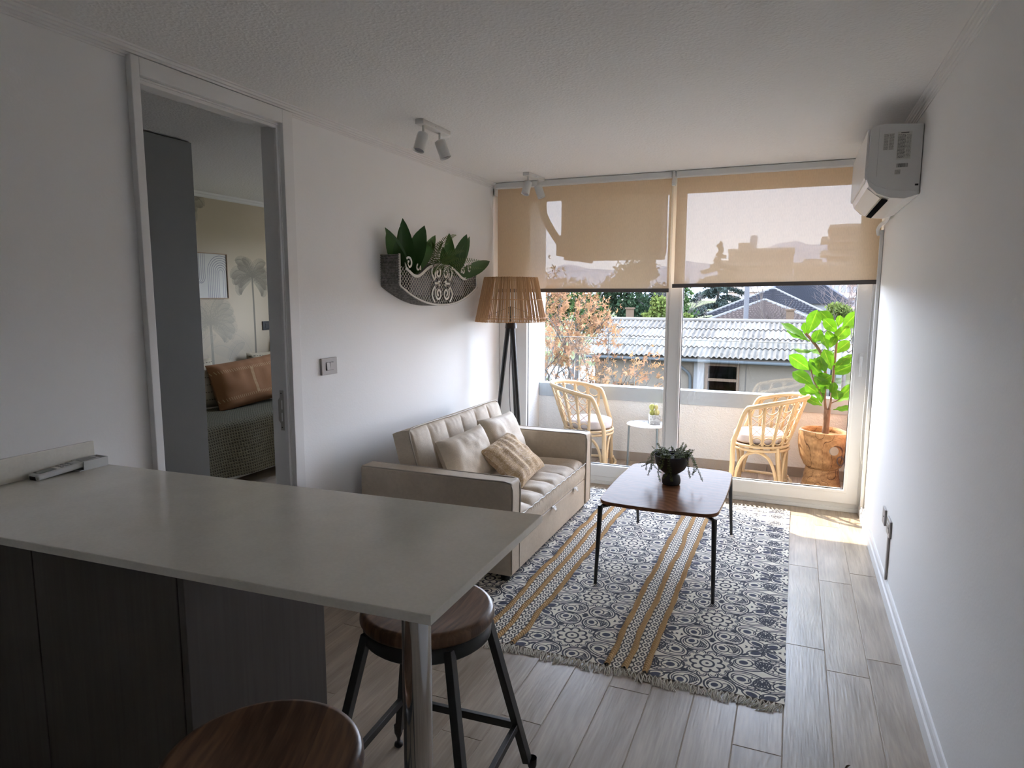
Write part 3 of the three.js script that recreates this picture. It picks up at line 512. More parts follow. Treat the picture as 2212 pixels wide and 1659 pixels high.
// ---- tripod floor lamp with a cane shade
{
  const t = thing('floor_lamp', 'black tripod floor lamp with a cane stick shade behind the sofa', 'floor lamp', [-1.985, 0, -4.685]);
  const M_ebony = mat({ color: C(0.013, 0.013, 0.014), roughness: 0.35 });
  for (const a of [150, 30, 270]) { const c = Math.cos(a * D), s = -Math.sin(a * D) * -1, l = part(t, 'leg', (() => { const p = V(c * 0.018, 1.30, -s * -0.018), q = V(c * 0.165, 0.0, s * 0.165), d = q.clone().sub(p), g = cyl(0.0185, 0.0115, d.length(), 18); g.applyQuaternion(new THREE.Quaternion().setFromUnitVectors(V(0, -1, 0), d.normalize())); return g.translate((p.x + q.x) / 2, (p.y + q.y) / 2 + 0.006, (p.z + q.z) / 2); })(), M_ebony); }
  part(t, 'hub', at(cyl(0.04, 0.046, 0.05, 24), 0, 1.285, 0), M_ebony);
  part(t, 'stem', bar([0, 1.3, 0], [0, 1.36, 0], 0.01, 12), M_ebony);
  part(t, 'bulb_socket', at(cyl(0.019, 0.017, 0.065, 20), 0, 1.39, 0), mat({ color: C(0.10, 0.08, 0.05), roughness: 0.4 }));
  part(t, 'cord', tube([[0.01, 1.3, 0.03], [0.015, 1.1, 0.04], [0.0, 0.85, 0.03], [0.02, 0.6, 0.05], [0.03, 0.3, 0.04], [-0.02, 0.005, 0.08], [-0.2, 0.005, 0.05]], 0.003, 60, 6), M_black);
  const R = rng(17), r0 = 0.268, r1 = 0.198, y0 = 1.312, y1 = 1.642;
  const cane = [C(0.64, 0.38, 0.185), C(0.55, 0.31, 0.14), C(0.72, 0.46, 0.245)].map((c) => mat({ color: c, roughness: 0.6 }));
  const sh = part(t, 'shade', merge([[r0, y0 + 0.004, 0.0038], [r0, y0 + 0.03, 0.0022], [(r0 + r1) / 2 + 0.002, (y0 + y1) / 2, 0.0035], [r1, y1 - 0.004, 0.0038], [r1 + 0.003, y1 - 0.016, 0.0025]].map(([r, y, q]) => at(new THREE.TorusGeometry(r, q, 6, 72), 0, y, 0, Math.PI / 2))), cane[0], 'conical shade of upright cane sticks');
  const g = [[], [], []]; let a = 0;
  while (a < 6.283) { const w = 0.0024 + R() * 0.0016; a += (w * 2 + (R() < 0.3 ? 0.004 + R() * 0.005 : 0.0008)) / 0.233; const f = (r, y, k) => [Math.cos(a + k) * r, y, Math.sin(a + k) * r], j = (R() - 0.5) * 0.02; g[Math.floor(R() * 3)].push(bar(f(r0 + 0.002, y0 - R() * 0.003, 0), f(r1 + 0.002, y1 + R() * 0.002, j), w, 5)); }
  g.forEach((q, i) => part(sh, 'cane_sticks', merge(q), cane[i], 'split cane sticks', 'stuff'));
  part(sh, 'spider', merge([0, 2.094, 4.189].map((b) => bar([0, 1.425, 0], [Math.cos(b) * (r0 - 0.02), 1.345, Math.sin(b) * (r0 - 0.02)], 0.0018, 6))), M_black);
}
// ---- wall planter of galvanised metal and white scrollwork
{
  const zc = -3.875, hw = 0.515, xb = XL + 0.003, xf = -2.13;
  const under = (s) => 1.442 + 0.118 * Math.pow(Math.abs(s), 2.2);
  const topY = (s) => { const k = Math.abs(s); return 1.695 - 0.075 * Math.exp(-(((k - 0.62) / 0.24) ** 2)) + 0.035 * Math.exp(-(((k - 0.06) / 0.13) ** 2)) * 0.2 - (k < 0.5 ? 0 : 0.0); };
  const M_zinc = mat({ map: tex(128, 256, (u, v) => { const n = vnoise(u * 14, v * 30, 14, 30, 101), m = vnoise(u * 50, v * 60, 50, 60, 102), k = 0.47 + 0.2 * (n - 0.5) + 0.14 * (m - 0.5); return [k, k * 0.985, k * 0.95]; }), roughness: 0.6 });
  const M_cream = mat({ color: C(0.68, 0.655, 0.60), roughness: 0.5 });
  const t = thing('wall_planter', 'galvanised wall basket with cream scrollwork front', 'planter', [XL, 1.44, zc]);
  // corrugated band: up one side, round the belly, up the other
  const path = [];
  for (let i = 0; i <= 24; i++) path.push([-1, 1.742 - i / 24 * 0.18]);
  for (let i = 1; i < 150; i++) { const s = -1 + 2 * i / 150; path.push([s, under(s)]); }
  for (let i = 0; i <= 24; i++) path.push([1, 1.56 + i / 24 * 0.15]);
  let acc = 0; const len = path.map((p, i) => (i ? acc += Math.hypot((p[0] - path[i - 1][0]) * hw, p[1] - path[i - 1][1]) : 0));
  const P = (k) => { const q = k * (path.length - 1), i = Math.min(path.length - 2, Math.floor(q)), f = q - i; const a = path[i], b = path[i + 1]; return [a[0] + (b[0] - a[0]) * f, a[1] + (b[1] - a[1]) * f, len[i] + (len[i + 1] - len[i]) * f, (b[1] - a[1]), -(b[0] - a[0]) * hw]; };
  wpart(t, 'corrugated_band', surf(900, 1, (u, v) => { const [s, y, l, n0, n1] = P(u), L = Math.hypot(n0, n1) || 1, w = 0.0032 * Math.sin(l * 6.2832 / 0.014); return [xb + (xf + 0.004 - xb) * v, y + n1 / L * w, zc - s * hw - n0 / L * w, v, l * 3]; }), M_zinc, 'weathered corrugated metal band');
  wpart(t, 'back_plate', at(plate([...Array.from({ length: 25 }, (_, i) => [1 - i / 12, under(1 - i / 12) + 0.004]).map(([s, y]) => [s * hw * 0.99, y]), [-hw * 0.99, 1.73], [hw * 0.99, 1.70]], 0.003), xb, 0, zc, 0, Math.PI / 2), M_zinc);
  // rims
  const front = (s, y, r = 0) => [xf + r, y, zc - s * hw];
  wpart(t, 'front_rim', tube(path.filter((_, i) => i % 4 === 0).map(([s, y]) => front(s * 0.992, y + 0.003)), 0.0065, 160, 6), M_cream);
  const flat = (pts, w, th = 0.004, n = 60) => { // flat ribbon of cut metal facing the room
    const c = new THREE.CatmullRomCurve3(pts.map(([z, y]) => V(z, y, 0)), false, 'centripetal'), q = c.getPoints(n), g = [];
    const L = q.map((p, i) => { const a = q[Math.max(0, i - 1)], b = q[Math.min(n, i + 1)], d = b.clone().sub(a).normalize(); return [-d.y, d.x]; });
    const sh = [...q.map((p, i) => [p.x + L[i][0] * w / 2, p.y + L[i][1] * w / 2]), ...q.map((p, i) => [p.x - L[i][0] * w / 2, p.y - L[i][1] * w / 2]).reverse()];
    return at(plate(sh, th), xf - th / 2, 0, zc, 0, Math.PI / 2);
  };
  const spiral = (cz, cy, r, turns, start, dir, k = 26) => Array.from({ length: k }, (_, i) => { const f = i / (k - 1), a = start + dir * f * turns * 6.2832, q = r * (1 - 0.78 * f); return [cz + q * Math.cos(a), cy + q * Math.sin(a)]; });
  wpart(t, 'top_scroll', flat(Array.from({ length: 41 }, (_, i) => { const s = -0.86 + 1.72 * i / 40; return [s * hw, topY(s)]; }), 0.017, 0.004, 90), M_cream, 'wavy cream top edge');
  for (const q of [-1, 1]) {
    wpart(t, 'end_scroll', flat(spiral(q * 0.405, 1.695, 0.042, 1.35, q > 0 ? -0.6 : Math.PI + 0.6, q > 0 ? 1 : -1), 0.012), M_cream);
    wpart(t, 'end_scroll', flat(spiral(q * 0.30, 1.672, 0.028, 1.1, q > 0 ? 3.6 : -0.46, q > 0 ? -1 : 1), 0.010), M_cream);
  }
  const ry = 1.583, rr = 0.062;
  for (const [a, b] of [[-1, 1], [1, 1], [-1, -1], [1, -1]]) {
    wpart(t, 'rosette_scroll', flat(spiral(a * 0.052, ry + b * 0.066, 0.046, 1.5, b > 0 ? (a > 0 ? -1.57 : -1.57) : 1.57, a * b), 0.014), M_cream);
    wpart(t, 'rosette_arc', flat(Array.from({ length: 20 }, (_, i) => { const f = i / 19 * Math.PI; return [a * (0.1 + 0.035 * Math.sin(f)), ry + b * (0.02 + 0.1 * i / 19)]; }), 0.014), M_cream);
  }
  for (const a of [-1, 1]) for (const k of [-0.5, 0, 0.5]) wpart(t, 'rosette_leaf', flat([[a * 0.02, ry], [a * 0.06, ry + k * 0.04], [a * 0.1, ry + k * 0.075]], 0.013, 0.004, 12), M_cream);
  // expanded metal mesh behind the scrollwork
  const g = [], cell = 0.03;
  for (let i = -26; i < 27; i++) for (let j = 0; j < 14; j++) { const z = i * cell, y = 1.445 + j * cell * 0.95, s = (z) / hw; if (Math.abs(s) > 0.97) continue; for (const d of [-1, 1]) { const z2 = z + d * cell / 2, y2 = y + cell * 0.48; for (const [za, ya, zb, yb] of [[z, y, z2, y2], [z2, y2, z, y + cell * 0.95]]) { const sm = (za + zb) / 2 / hw, ym = (ya + yb) / 2; if (ym < under(sm) + 0.004 || ym > topY(sm) - 0.004) continue; g.push(beam([xf - 0.006, ya, zc + za], [xf - 0.006, yb, zc + zb], 0.002, 0.0026, 0.0001)); } } }
  wpart(t, 'mesh', merge(g), mat({ color: C(0.50, 0.48, 0.42), roughness: 0.5, metalness: 0.3 }), 'expanded metal diamond mesh', 'stuff');
  wpart(t, 'liner', rbx(xb + 0.012, xf - 0.02, 1.50, 1.635, zc - 0.36, zc + 0.36, 0.01), mat({ color: C(0.16, 0.15, 0.17), roughness: 0.6 }), 'dark inner trough');

  // greenery in the basket
  const M_leafA = phys({ color: C(0.035, 0.105, 0.022), roughness: 0.38, transmission: 0.09, thickness: 0 }), M_leafB = phys({ color: C(0.06, 0.15, 0.03), roughness: 0.38, transmission: 0.15, thickness: 0 });
  const plant = (name, label, base, tips, wd) => {
    const p = thing(name, label, 'plant', base);
    tips.forEach(([x, y, z, w, turn], i) => {
      const d = V(x - base[0], y - base[1], z - base[2]), L = d.length(), lg = leafGeo(L * 1.02, (w ?? wd) * 1.35, { bend: 0.3, fold: 0.28, n: 12, wide: 0.52 });
      const Y = d.clone().normalize(), face = V(0.55 + 0.5 * Math.sin(turn * 5 + i), 0.25 * Math.sin(i * 2.3), 0.85 + 0.5 * Math.cos(i * 1.7)), X = Y.clone().cross(face).normalize(), Z = X.clone().cross(Y);
      lg.applyMatrix4(new THREE.Matrix4().makeBasis(X, Y, Z));
      part(p, 'leaf', lg, i % 3 ? M_leafA : M_leafB);
    });
    return p;
  };
  plant('leafy_plant', 'broad dark green pointed leaves at the doorway end of the wall basket', [-2.19, 1.60, -3.57], [[-2.14, 1.817, -3.253, 0.036, 1.2], [-2.15, 1.871, -3.317, 0.03, 1.4], [-2.12, 1.925, -3.40, 0.034, 1.6], [-2.2, 1.90, -3.48, 0.03, 1.3], [-2.08, 1.915, -3.55, 0.04, 1.7], [-2.16, 1.925, -3.665, 0.038, 1.4], [-2.1, 1.895, -3.79, 0.03, 1.8], [-2.13, 1.77, -3.30, 0.034, 0.9], [-2.15, 1.80, -3.50, 0.036, 0.5], [-2.15, 1.83, -3.68, 0.034, 2.4]], 0.036);
  plant('leafy_plant', 'narrower green pointed leaves at the window end of the wall basket', [-2.19, 1.60, -4.08], [[-2.13, 1.90, -3.985, 0.03, 1.4], [-2.12, 1.945, -4.23, 0.03, 1.7], [-2.09, 1.915, -4.285, 0.028, 2.1], [-2.15, 1.86, -4.29, 0.03, 1.2], [-2.03, 1.775, -4.50, 0.034, 0.6], [-2.15, 1.80, -4.12, 0.028, 1.2], [-2.16, 1.80, -3.92, 0.026, 2.2], [-2.13, 1.83, -4.20, 0.028, 1.9]], 0.03);
  // fern: arching fronds with fine leaflets
  const f = thing('fern', 'light green feathery fern between the two leafy plants in the wall basket', 'plant', [-2.18, 1.62, -3.80]);
  const M_fern = phys({ color: C(0.12, 0.2, 0.045), roughness: 0.6, transmission: 0.2, thickness: 0 });
  for (const [x, y, z] of [[-2.08, 1.90, -3.985], [-2.05, 1.835, -3.75], [-1.98, 1.74, -4.15], [-2.0, 1.69, -4.22], [-1.99, 1.70, -3.62], [-2.0, 1.74, -3.86], [-2.1, 1.85, -3.70], [-2.05, 1.8, -4.05]]) {
    const e = V(x + 2.18, y - 1.62, z + 3.80), c = new THREE.QuadraticBezierCurve3(V(0, 0, 0), V(e.x * 0.4, e.y * 0.85 + 0.03, e.z * 0.35), e), g = [new THREE.TubeGeometry(c, 12, 0.0012, 4)], n = 26;
    for (let i = 4; i < n; i++) { const k = i / n, q = c.getPoint(k), T = c.getTangent(k), S = T.clone().cross(V(0, 0.4, 1)).normalize(), w = 0.038 * Math.sin(Math.PI * Math.min(1, k * 0.85 + 0.12)); for (const d of [-1, 1]) { const Y = S.clone().multiplyScalar(d).addScaledVector(T, 0.45).normalize(), Z = Y.clone().cross(T).normalize(), X = Y.clone().cross(Z); g.push(leafGeo(w, 0.0035, { bend: 0.5, fold: 0, n: 3 }).applyMatrix4(new THREE.Matrix4().makeBasis(X, Y, Z)).translate(q.x, q.y, q.z)); } }
    part(f, 'frond', merge(g), M_fern);
  }
}
// ---- ceiling spotlight bars
{
  const M_spot = mat({ color: C(0.72, 0.71, 0.68), roughness: 0.4 }), M_lens = mat({ color: C(0.35, 0.34, 0.36), roughness: 0.25 });
  const t = thing('spotlight_bar', 'white twin spotlight bar on the ceiling above the sofa armrest', 'ceiling light', [-1.802, CE, -3.2], 0, 'twin ceiling spotlights');
  part(t, 'base_bar', rb(0.05, 0.024, 0.29, 0.003).translate(0, -0.012, 0), M_spot);
  part(t, 'screw', at(cyl(0.003, 0.003, 0.004, 8), 0.0255, -0.012, 0.02, 0, 0, Math.PI / 2), M_steel);
  for (const [z, dx, dz] of [[0.105, -0.10, 0.36], [-0.065, 0.34, -0.10]]) {
    const h = part(t, 'spot_head', (() => { const d = V(dx, -1, dz).normalize(), q = new THREE.Quaternion().setFromUnitVectors(V(0, -1, 0), d), c = V(0.0, -0.062, z); return merge([bar([0, -0.02, z], [0, -0.062, z], 0.0055, 10), lathe([[0, 0.0], [0.02, 0.0], [0.028, -0.004], [0.0295, -0.012], [0.0295, -0.098], [0.027, -0.098], [0.027, -0.085], [0, -0.085]], 32).applyQuaternion(q).translate(c.x, c.y, c.z)]); })(), M_spot);
    const d = V(dx, -1, dz).normalize(), q = new THREE.Quaternion().setFromUnitVectors(V(0, -1, 0), d);
    part(h, 'lens', at(new THREE.CylinderGeometry(0.0255, 0.0255, 0.004, 28), 0, -0.088, 0).applyQuaternion(q).translate(0, -0.062, z), M_lens, 'frosted lens, switched off');
  }
  copyOf(t, [-1.83, CE, -4.75], -0.05, 'white twin spotlight bar on the ceiling above the floor lamp');
}
// ---- wall air conditioner
{
  const M_ac = mat({ color: C(0.80, 0.79, 0.77), roughness: 0.3 });
  const zn = -3.625, zf = -4.5, t = thing('air_conditioner', 'white wall-mounted air conditioner under the ceiling', 'air conditioner', [XR, 1.97, (zn + zf) / 2]);
  const xw = XR - 0.002;
  const prof = [[xw, 1.985], [xw, 2.285], [0.345, 2.298], [0.292, 2.292], [0.281, 2.276], [0.277, 2.06], [0.285, 2.045], [0.32, 2.018], [0.38, 1.995]];
  wpart(t, 'casing', at(plate(prof.map(([x, y]) => [x, y]), zn - zf, 0.004), 0, 0, zf), M_ac);
  wpart(t, 'front_panel', at(plate([[0.279, 2.05], [0.2785, 2.28], [0.2715, 2.275], [0.2695, 2.06], [0.273, 2.05]], zn - zf - 0.006, 0.001), 0, 0, zf + 0.003), M_ac);
  // lower air outlet: swept curved skin, dark slot and louvre
  const low = plate([[0.2775, 2.056], [0.29, 2.02], [0.325, 1.985], [0.38, 1.962], [0.44, 1.956], [xw, 1.972], [xw, 1.986], [0.38, 1.997], [0.32, 2.02], [0.285, 2.047]], zn - zf - 0.004, 0.002);
  wpart(t, 'lower_cover', at(low, 0, 0, zf + 0.002), mat({ color: C(0.84, 0.83, 0.81), roughness: 0.2 }), 'glossy curved underside');
  wpart(t, 'outlet_slot', at(plate([[0.352, 1.966], [0.378, 1.9575], [0.379, 1.9605], [0.353, 1.969]].map(([x, y]) => [x, y - 0.0025]), zn - zf - 0.11, 0), 0, 0, zf + 0.055), matte({ color: C(0.012, 0.012, 0.013) }), 'dark air slot');
  wpart(t, 'louvre', at(plate([[0.288, 2.017], [0.345, 1.9695], [0.347, 1.9715], [0.29, 2.02]].map(([x, y]) => [x - 0.001, y - 0.001]), zn - zf - 0.1, 0), 0, 0, zf + 0.05), M_ac);
  wpart(t, 'side_rib', rbx(0.318, 0.3195, 2.06, 2.285, zn, zn + 0.0006, 0.0002), mat({ color: C(0.55, 0.54, 0.53), roughness: 0.5 }));
  const lab = (w, h, draw) => mat({ map: canvasTex(w, h, draw), roughness: 0.6 });
  const rows = (g, x, y, w, n, dy, seed) => { const R = rng(seed); for (let i = 0; i < n; i++) { let q = x; while (q < x + w - 4) { const l = 3 + R() * 12; g.fillRect(q, y + i * dy, Math.min(l, x + w - q), dy * 0.5); q += l + 3; } } };
  const sticker = (x0, x1, y0, y1, m) => wpart(t, 'rating_sticker', at(new THREE.PlaneGeometry(x1 - x0, y1 - y0), (x0 + x1) / 2, (y0 + y1) / 2, zn + 0.0012), m, 'printed rating label');
  sticker(0.338, 0.382, 2.178, 2.252, lab(128, 160, (g) => { g.fillStyle = '#d8d6cf'; g.fillRect(0, 0, 128, 160); g.fillStyle = '#6d6d68'; rows(g, 6, 6, 52, 14, 11, 1); rows(g, 68, 6, 54, 14, 11, 2); }));
  sticker(0.394, 0.452, 2.132, 2.256, lab(128, 256, (g) => { g.fillStyle = '#d8d6cf'; g.fillRect(0, 0, 128, 256); g.fillStyle = '#4a4a46'; g.fillRect(30, 6, 70, 9); rows(g, 6, 26, 70, 20, 11, 3); g.fillStyle = '#8a8a84'; rows(g, 82, 30, 40, 18, 12, 4); }));
  sticker(0.396, 0.446, 2.096, 2.116, lab(128, 48, (g) => { g.fillStyle = '#e0ded8'; g.fillRect(0, 0, 128, 48); g.fillStyle = '#2a2a2a'; const R = rng(5); let x = 6; while (x < 120) { const w = 1 + R() * 4; g.fillRect(x, 4, w, 40); x += w + 1 + R() * 3; } }));
  sticker(0.392, 0.416, 2.066, 2.088, lab(64, 64, (g) => { g.fillStyle = '#dcdad4'; g.fillRect(0, 0, 64, 64); g.fillStyle = '#6a6a66'; rows(g, 3, 4, 58, 6, 10, 6); }));
  wpart(t, 'drain_port', rbx(0.478, 0.492, 2.012, 2.02, zn, zn + 0.001, 0.0004), M_black);
}
// ---- trunking that carries the pipe down from the air conditioner
{
  const t = thing('pipe_trunking', 'slim white cable trunking dropping beside the window', 'trunking', [XR - 0.02, 0, -4.93]);
  wpart(t, 'elbow', tube([[0.47, 1.985, -4.46], [0.478, 1.962, -4.6], [0.478, 1.957, -4.72], [0.470, 1.955, -4.84], [0.462, 1.93, -4.905], [0.47, 1.9, -4.93]], 0.011, 24, 8), M_pvc);
  wpart(t, 'channel', rbx(0.478, 0.499, 0.1, 1.93, -4.945, -4.915, 0.004), M_pvc);
}
// ---- roller blinds
{
  const T_screen = tex(128, 128, (u, v) => { const k = 0.5 + 0.5 * Math.sin(u * 6.2832 * 32) * Math.sin(v * 6.2832 * 32), n = vnoise(u * 40, v * 8, 40, 8, 111) * 0.03; return [0.93 + n + 0.02 * k, 0.82 + n + 0.02 * k, 0.68 + n + 0.02 * k]; }, { size: [0.1, 0.1] });
  const M_screen = phys({ map: T_screen, roughness: 1, transmission: 0.09, thickness: 0, specularIntensity: 0.1, transparent: true, opacity: 0.974 });
  const M_bar = mat({ color: C(0.105, 0.092, 0.09), roughness: 0.45 });
  const make = (label, xa, xb, ya, yb) => {
    const t = thing('roller_blind', label, 'roller blind', [(xa + xb) / 2, 2.35, -4.98], 0, 'roller blinds');
    wpart(t, 'headrail', rbx(xa - 0.006, xb + 0.004, 2.343, 2.388, -5.02, -4.945, 0.008, 2), M_white);
    wpart(t, 'fabric', surf(8, 12, (u, v) => { const x = xa + (xb - xa) * u, yl = ya + (yb - ya) * u; return [x, yl + (2.35 - yl) * v, -4.985 + 0.004 * Math.sin(v * 3), x, yl + (2.35 - yl) * v]; }), M_screen, 'see-through sand coloured screen fabric');
    wpart(t, 'bottom_bar', beam([xa - (ya > 1.56 ? 0.012 : 0), ya, -4.984], [xb + 0.001, yb, -4.984], 0.028, 0.012, 0.002), M_bar, 'dark grey bottom bar');
    return t;
  };
  const a = make('sand screen blind lowered a little further, in front of the outdoor unit', -2.228, -0.858, 1.548, 1.548), b = make('sand screen blind in front of the tall apartment blocks', -0.822, 0.488, 1.580, 1.602);
  wpart(b, 'bracket', merge([rbx(-0.848, -0.832, 2.30, 2.388, -5.0, -4.93, 0.003), rbx(-0.853, -0.827, 2.285, 2.325, -4.965, -4.935, 0.003)]), M_white);
  const bead = (pts, n) => { const c = new THREE.CatmullRomCurve3(pts.map((p) => V(...p))), g = [new THREE.TubeGeometry(c, 120, 0.0011, 4)]; for (let i = 0; i < n; i++) { const p = c.getPointAt(i / n); g.push(at(new THREE.IcosahedronGeometry(0.0026, 0), p.x, p.y, p.z)); } return merge(g); };
  wpart(b, 'bead_chain', bead([[0.474, 2.34, -4.99], [0.472, 2.0, -5.0], [0.47, 1.6, -5.0], [0.463, 1.2, -5.005], [0.466, 0.9, -5.0], [0.462, 0.62, -5.0], [0.468, 0.42, -4.995], [0.476, 0.385, -4.99], [0.482, 0.43, -4.985], [0.480, 0.62, -4.985], [0.484, 0.95, -4.985], [0.476, 1.25, -4.985], [0.482, 1.6, -4.985], [0.484, 2.34, -4.985]], 330), M_white, 'white bead chain', 'stuff');
  wpart(a, 'bracket', rbx(-2.245, -2.233, 2.29, 2.388, -5.01, -4.95, 0.002), M_white);
}
// ---- light switch and sockets
{
  const M_bz = mat({ color: C(0.42, 0.39, 0.37), roughness: 0.45 });
  const s = thing('light_switch', 'brown-grey double light switch beside the doorway', 'light switch', [XL, 1.132, -2.853]);
  part(s, 'plate', rb(0.011, 0.088, 0.125, 0.002).translate(0.0065, 0, 0), M_bz);
  part(s, 'recess', rb(0.002, 0.044, 0.062, 0.0005, 1).translate(0.0121, 0, 0), M_black);
  for (const [z, r] of [[0.0145, 0.12], [-0.0145, -0.02]]) part(s, 'rocker', rb(0.008, 0.040, 0.0275, 0.0015).applyMatrix4(new THREE.Matrix4().makeRotationZ(r)).translate(0.013, 0, z), M_bz);
  const o1 = thing('wall_socket', 'taupe blank plate with a cable hole low on the wall', 'wall plate', [XR, 0.36, -3.89]);
  part(o1, 'plate', rb(0.01, 0.085, 0.085, 0.002).translate(-0.0055, 0, 0), M_bz);
  part(o1, 'cable_hole', at(cyl(0.004, 0.004, 0.003, 12), -0.0105, 0.0, 0.012, 0, 0, Math.PI / 2), M_black);
  const o2 = thing('wall_socket', 'taupe power socket with a cable cover running down to the skirting', 'wall socket', [XR, 0.36, -3.70]);
  part(o2, 'plate', rb(0.01, 0.085, 0.118, 0.002).translate(-0.0055, 0, 0), M_bz);
  part(o2, 'insert', rb(0.003, 0.045, 0.07, 0.001).translate(-0.0112, 0, 0), mat({ color: C(0.42, 0.4, 0.38), roughness: 0.5 }));
  for (const z of [-0.022, 0, 0.022]) part(o2, 'contact_hole', at(cyl(0.0028, 0.0028, 0.003, 10), -0.0126, 0, z, 0, 0, Math.PI / 2), M_black);
  part(o2, 'cable_cover', rb(0.01, 0.225, 0.03, 0.003).translate(-0.0055, -0.157, 0.012), M_bz);
}
// ================================================================ bedroom beyond the doorway
const BX0 = -4.8, BX1 = XL - 0.1, BZ0 = -5.6, BZ1 = -1.0;
{
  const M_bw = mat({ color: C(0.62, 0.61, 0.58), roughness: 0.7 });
  const T_paper = canvasTex(1024, 956, (g, W, H) => { // z -5.6 .. -3.04 left to right seen from the doorway is mirrored below by the uv; y 0 .. 2.39
    const k = W / 2.56, X = (z) => (-3.04 - z) * k, Y = (y) => H - y * k;
    g.fillStyle = '#c8bba4'; g.fillRect(0, 0, W, H);
    const R = rng(77);
    const frond = (x, y, L, a, droop, col, w) => { g.strokeStyle = col; let px = x, py = y; const n = 30; for (let i = 1; i <= n; i++) { const f = i / n, an = a + droop * f * f, nx = px + Math.cos(an) * L / n, ny = py + Math.sin(an) * L / n; g.lineWidth = w * 1.4; g.beginPath(); g.moveTo(px, py); g.lineTo(nx, ny); g.stroke(); g.lineWidth = w; for (const s of [-1, 1]) { const b = an + s * (1.0 - 0.3 * f), l = L * 0.3 * Math.sin(Math.PI * Math.min(1, f * 0.8 + 0.15)); g.beginPath(); g.moveTo(nx, ny); g.lineTo(nx + Math.cos(b) * l, ny + Math.sin(b) * l + l * 0.3); g.stroke(); } px = nx; py = ny; } };
    const palm = (z, y, r, base, col, w = 2) => { g.strokeStyle = col; g.lineWidth = r * 0.09; g.beginPath(); g.moveTo(X(z), Y(y)); g.quadraticCurveTo(X(z) + r * 0.08, Y((y + base) / 2), X(z) - r * 0.03, Y(base)); g.stroke(); for (let i = 0; i < 13; i++) { const a = -Math.PI - 0.3 + i / 12 * (Math.PI + 0.6) + (R() - 0.5) * 0.2; frond(X(z), Y(y), r * (0.85 + 0.45 * R()), a, Math.cos(a) > 0 ? 1.7 : -1.7, col, w); } };
    palm(-3.6, 1.2, 90, 0, '#b7ad9b', 1.2); palm(-5.45, 1.3, 100, 0, '#b0a795', 1.2); palm(-4.45, 1.25, 120, 0, '#a39c8c', 1.2);
    for (let i = 0; i < 46; i++) { const z = -5.6 + R() * 2.56, y = 0.5 + R() * 0.85, s = R() < 0.5 ? -1 : 1; frond(X(z), Y(y - 0.3), 90 + R() * 70, -1.57 + s * (0.3 + R() * 0.6), s * 1.4, ['#a9a294', '#b3ab9c', '#9d988c'][i % 3], 1); }
    palm(-4.975, 1.68, 92, 0.4, '#857f72', 1.1); palm(-4.13, 2.27, 110, 0.9, '#857f72', 1.1); palm(-3.3, 1.7, 90, 0.4, '#938e82', 1.1);
  });
  const wl = struct('wall_bedroom_head', bx(BX0 - 0.12, BX0, -0.1, CE, BZ0 - 0.12, BZ1), M_bw, 'bedroom wall papered with grey palm trees', 'wall');
  part(wl, 'wallpaper', at(new THREE.PlaneGeometry(2.56, 2.39), BX0 + 0.002, 1.195, -4.32, 0, Math.PI / 2), mat({ map: T_paper, roughness: 0.85 }), 'beige wallpaper with grey palm trees');
  struct('wall_bedroom_window', merge([bx(BX0 - 0.12, BX1 + 0.1, -0.1, 1.15, BZ0 - 0.12, BZ0), bx(BX0 - 0.12, BX1 + 0.1, 2.1, CE, BZ0 - 0.12, BZ0), bx(BX0 - 0.12, -4.15, 1.15, 2.1, BZ0 - 0.12, BZ0), bx(-3.3, BX1 + 0.1, 1.15, 2.1, BZ0 - 0.12, BZ0)]), M_bw, 'bedroom outer wall with the added window opening', 'wall');
  struct('window_2', null, null, 'small white framed bedroom window, out of view, added to let daylight in', 'window');  // out of view; put in so daylight reaches the bedroom
  { const w = scene.children[scene.children.length - 1]; part(w, 'frame', frameGeo([-4.15, -3.3, 1.15, 2.1], [-4.09, -3.36, 1.21, 2.04], BZ0 - 0.09, BZ0 - 0.03), M_pvc); part(w, 'pane', at(new THREE.PlaneGeometry(0.74, 0.84), -3.725, 1.625, BZ0 - 0.06), M_glass); }
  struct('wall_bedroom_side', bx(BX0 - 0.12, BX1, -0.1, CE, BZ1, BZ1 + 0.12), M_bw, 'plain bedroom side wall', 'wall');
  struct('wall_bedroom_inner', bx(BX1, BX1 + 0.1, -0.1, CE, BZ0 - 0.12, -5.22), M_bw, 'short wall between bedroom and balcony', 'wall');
  struct('ceiling_bedroom', bx(BX0 - 0.12, BX1, CE, CE + 0.12, BZ0 - 0.12, BZ1 + 0.12), M_ceil, 'off-white bedroom ceiling', 'ceiling');
  struct('floor_bedroom', bx(BX0 - 0.12, BX1, -0.12, 0, BZ0 - 0.12, BZ1 + 0.12), M_plank[0], 'dark grey-brown bedroom floor', 'floor');
  const prof = [[0, 0], [0.012, 0.01], [0.02, 0.022], [0.03, 0.03], [0.04, 0.044], [0, 0.044]];
  struct('trim_3', at(plate(prof, 2.55), BX0, CE - 0.044, BZ0), M_trim, 'white cornice above the palm wallpaper', 'cornice');
  const M_cl = mat({ color: C(0.36, 0.365, 0.355), roughness: 0.6 });
  const cl = thing('wardrobe', 'tall plain grey wardrobe just inside the bedroom door', 'wardrobe', [-4.0, 0, -2.0]);
  wpart(cl, 'carcass', rbx(BX0 + 0.005, -3.312, 0, CE - 0.002, -2.99, BZ1 - 0.005, 0.003), M_cl);
  wpart(cl, 'sliding_door', rbx(-3.311, -3.29, 0.02, CE - 0.01, -2.985, -1.99, 0.002), M_cl);
  wpart(cl, 'sliding_door', rbx(-3.311, -3.292, 0.02, CE - 0.01, -1.98, BZ1 - 0.01, 0.002), M_cl);
}
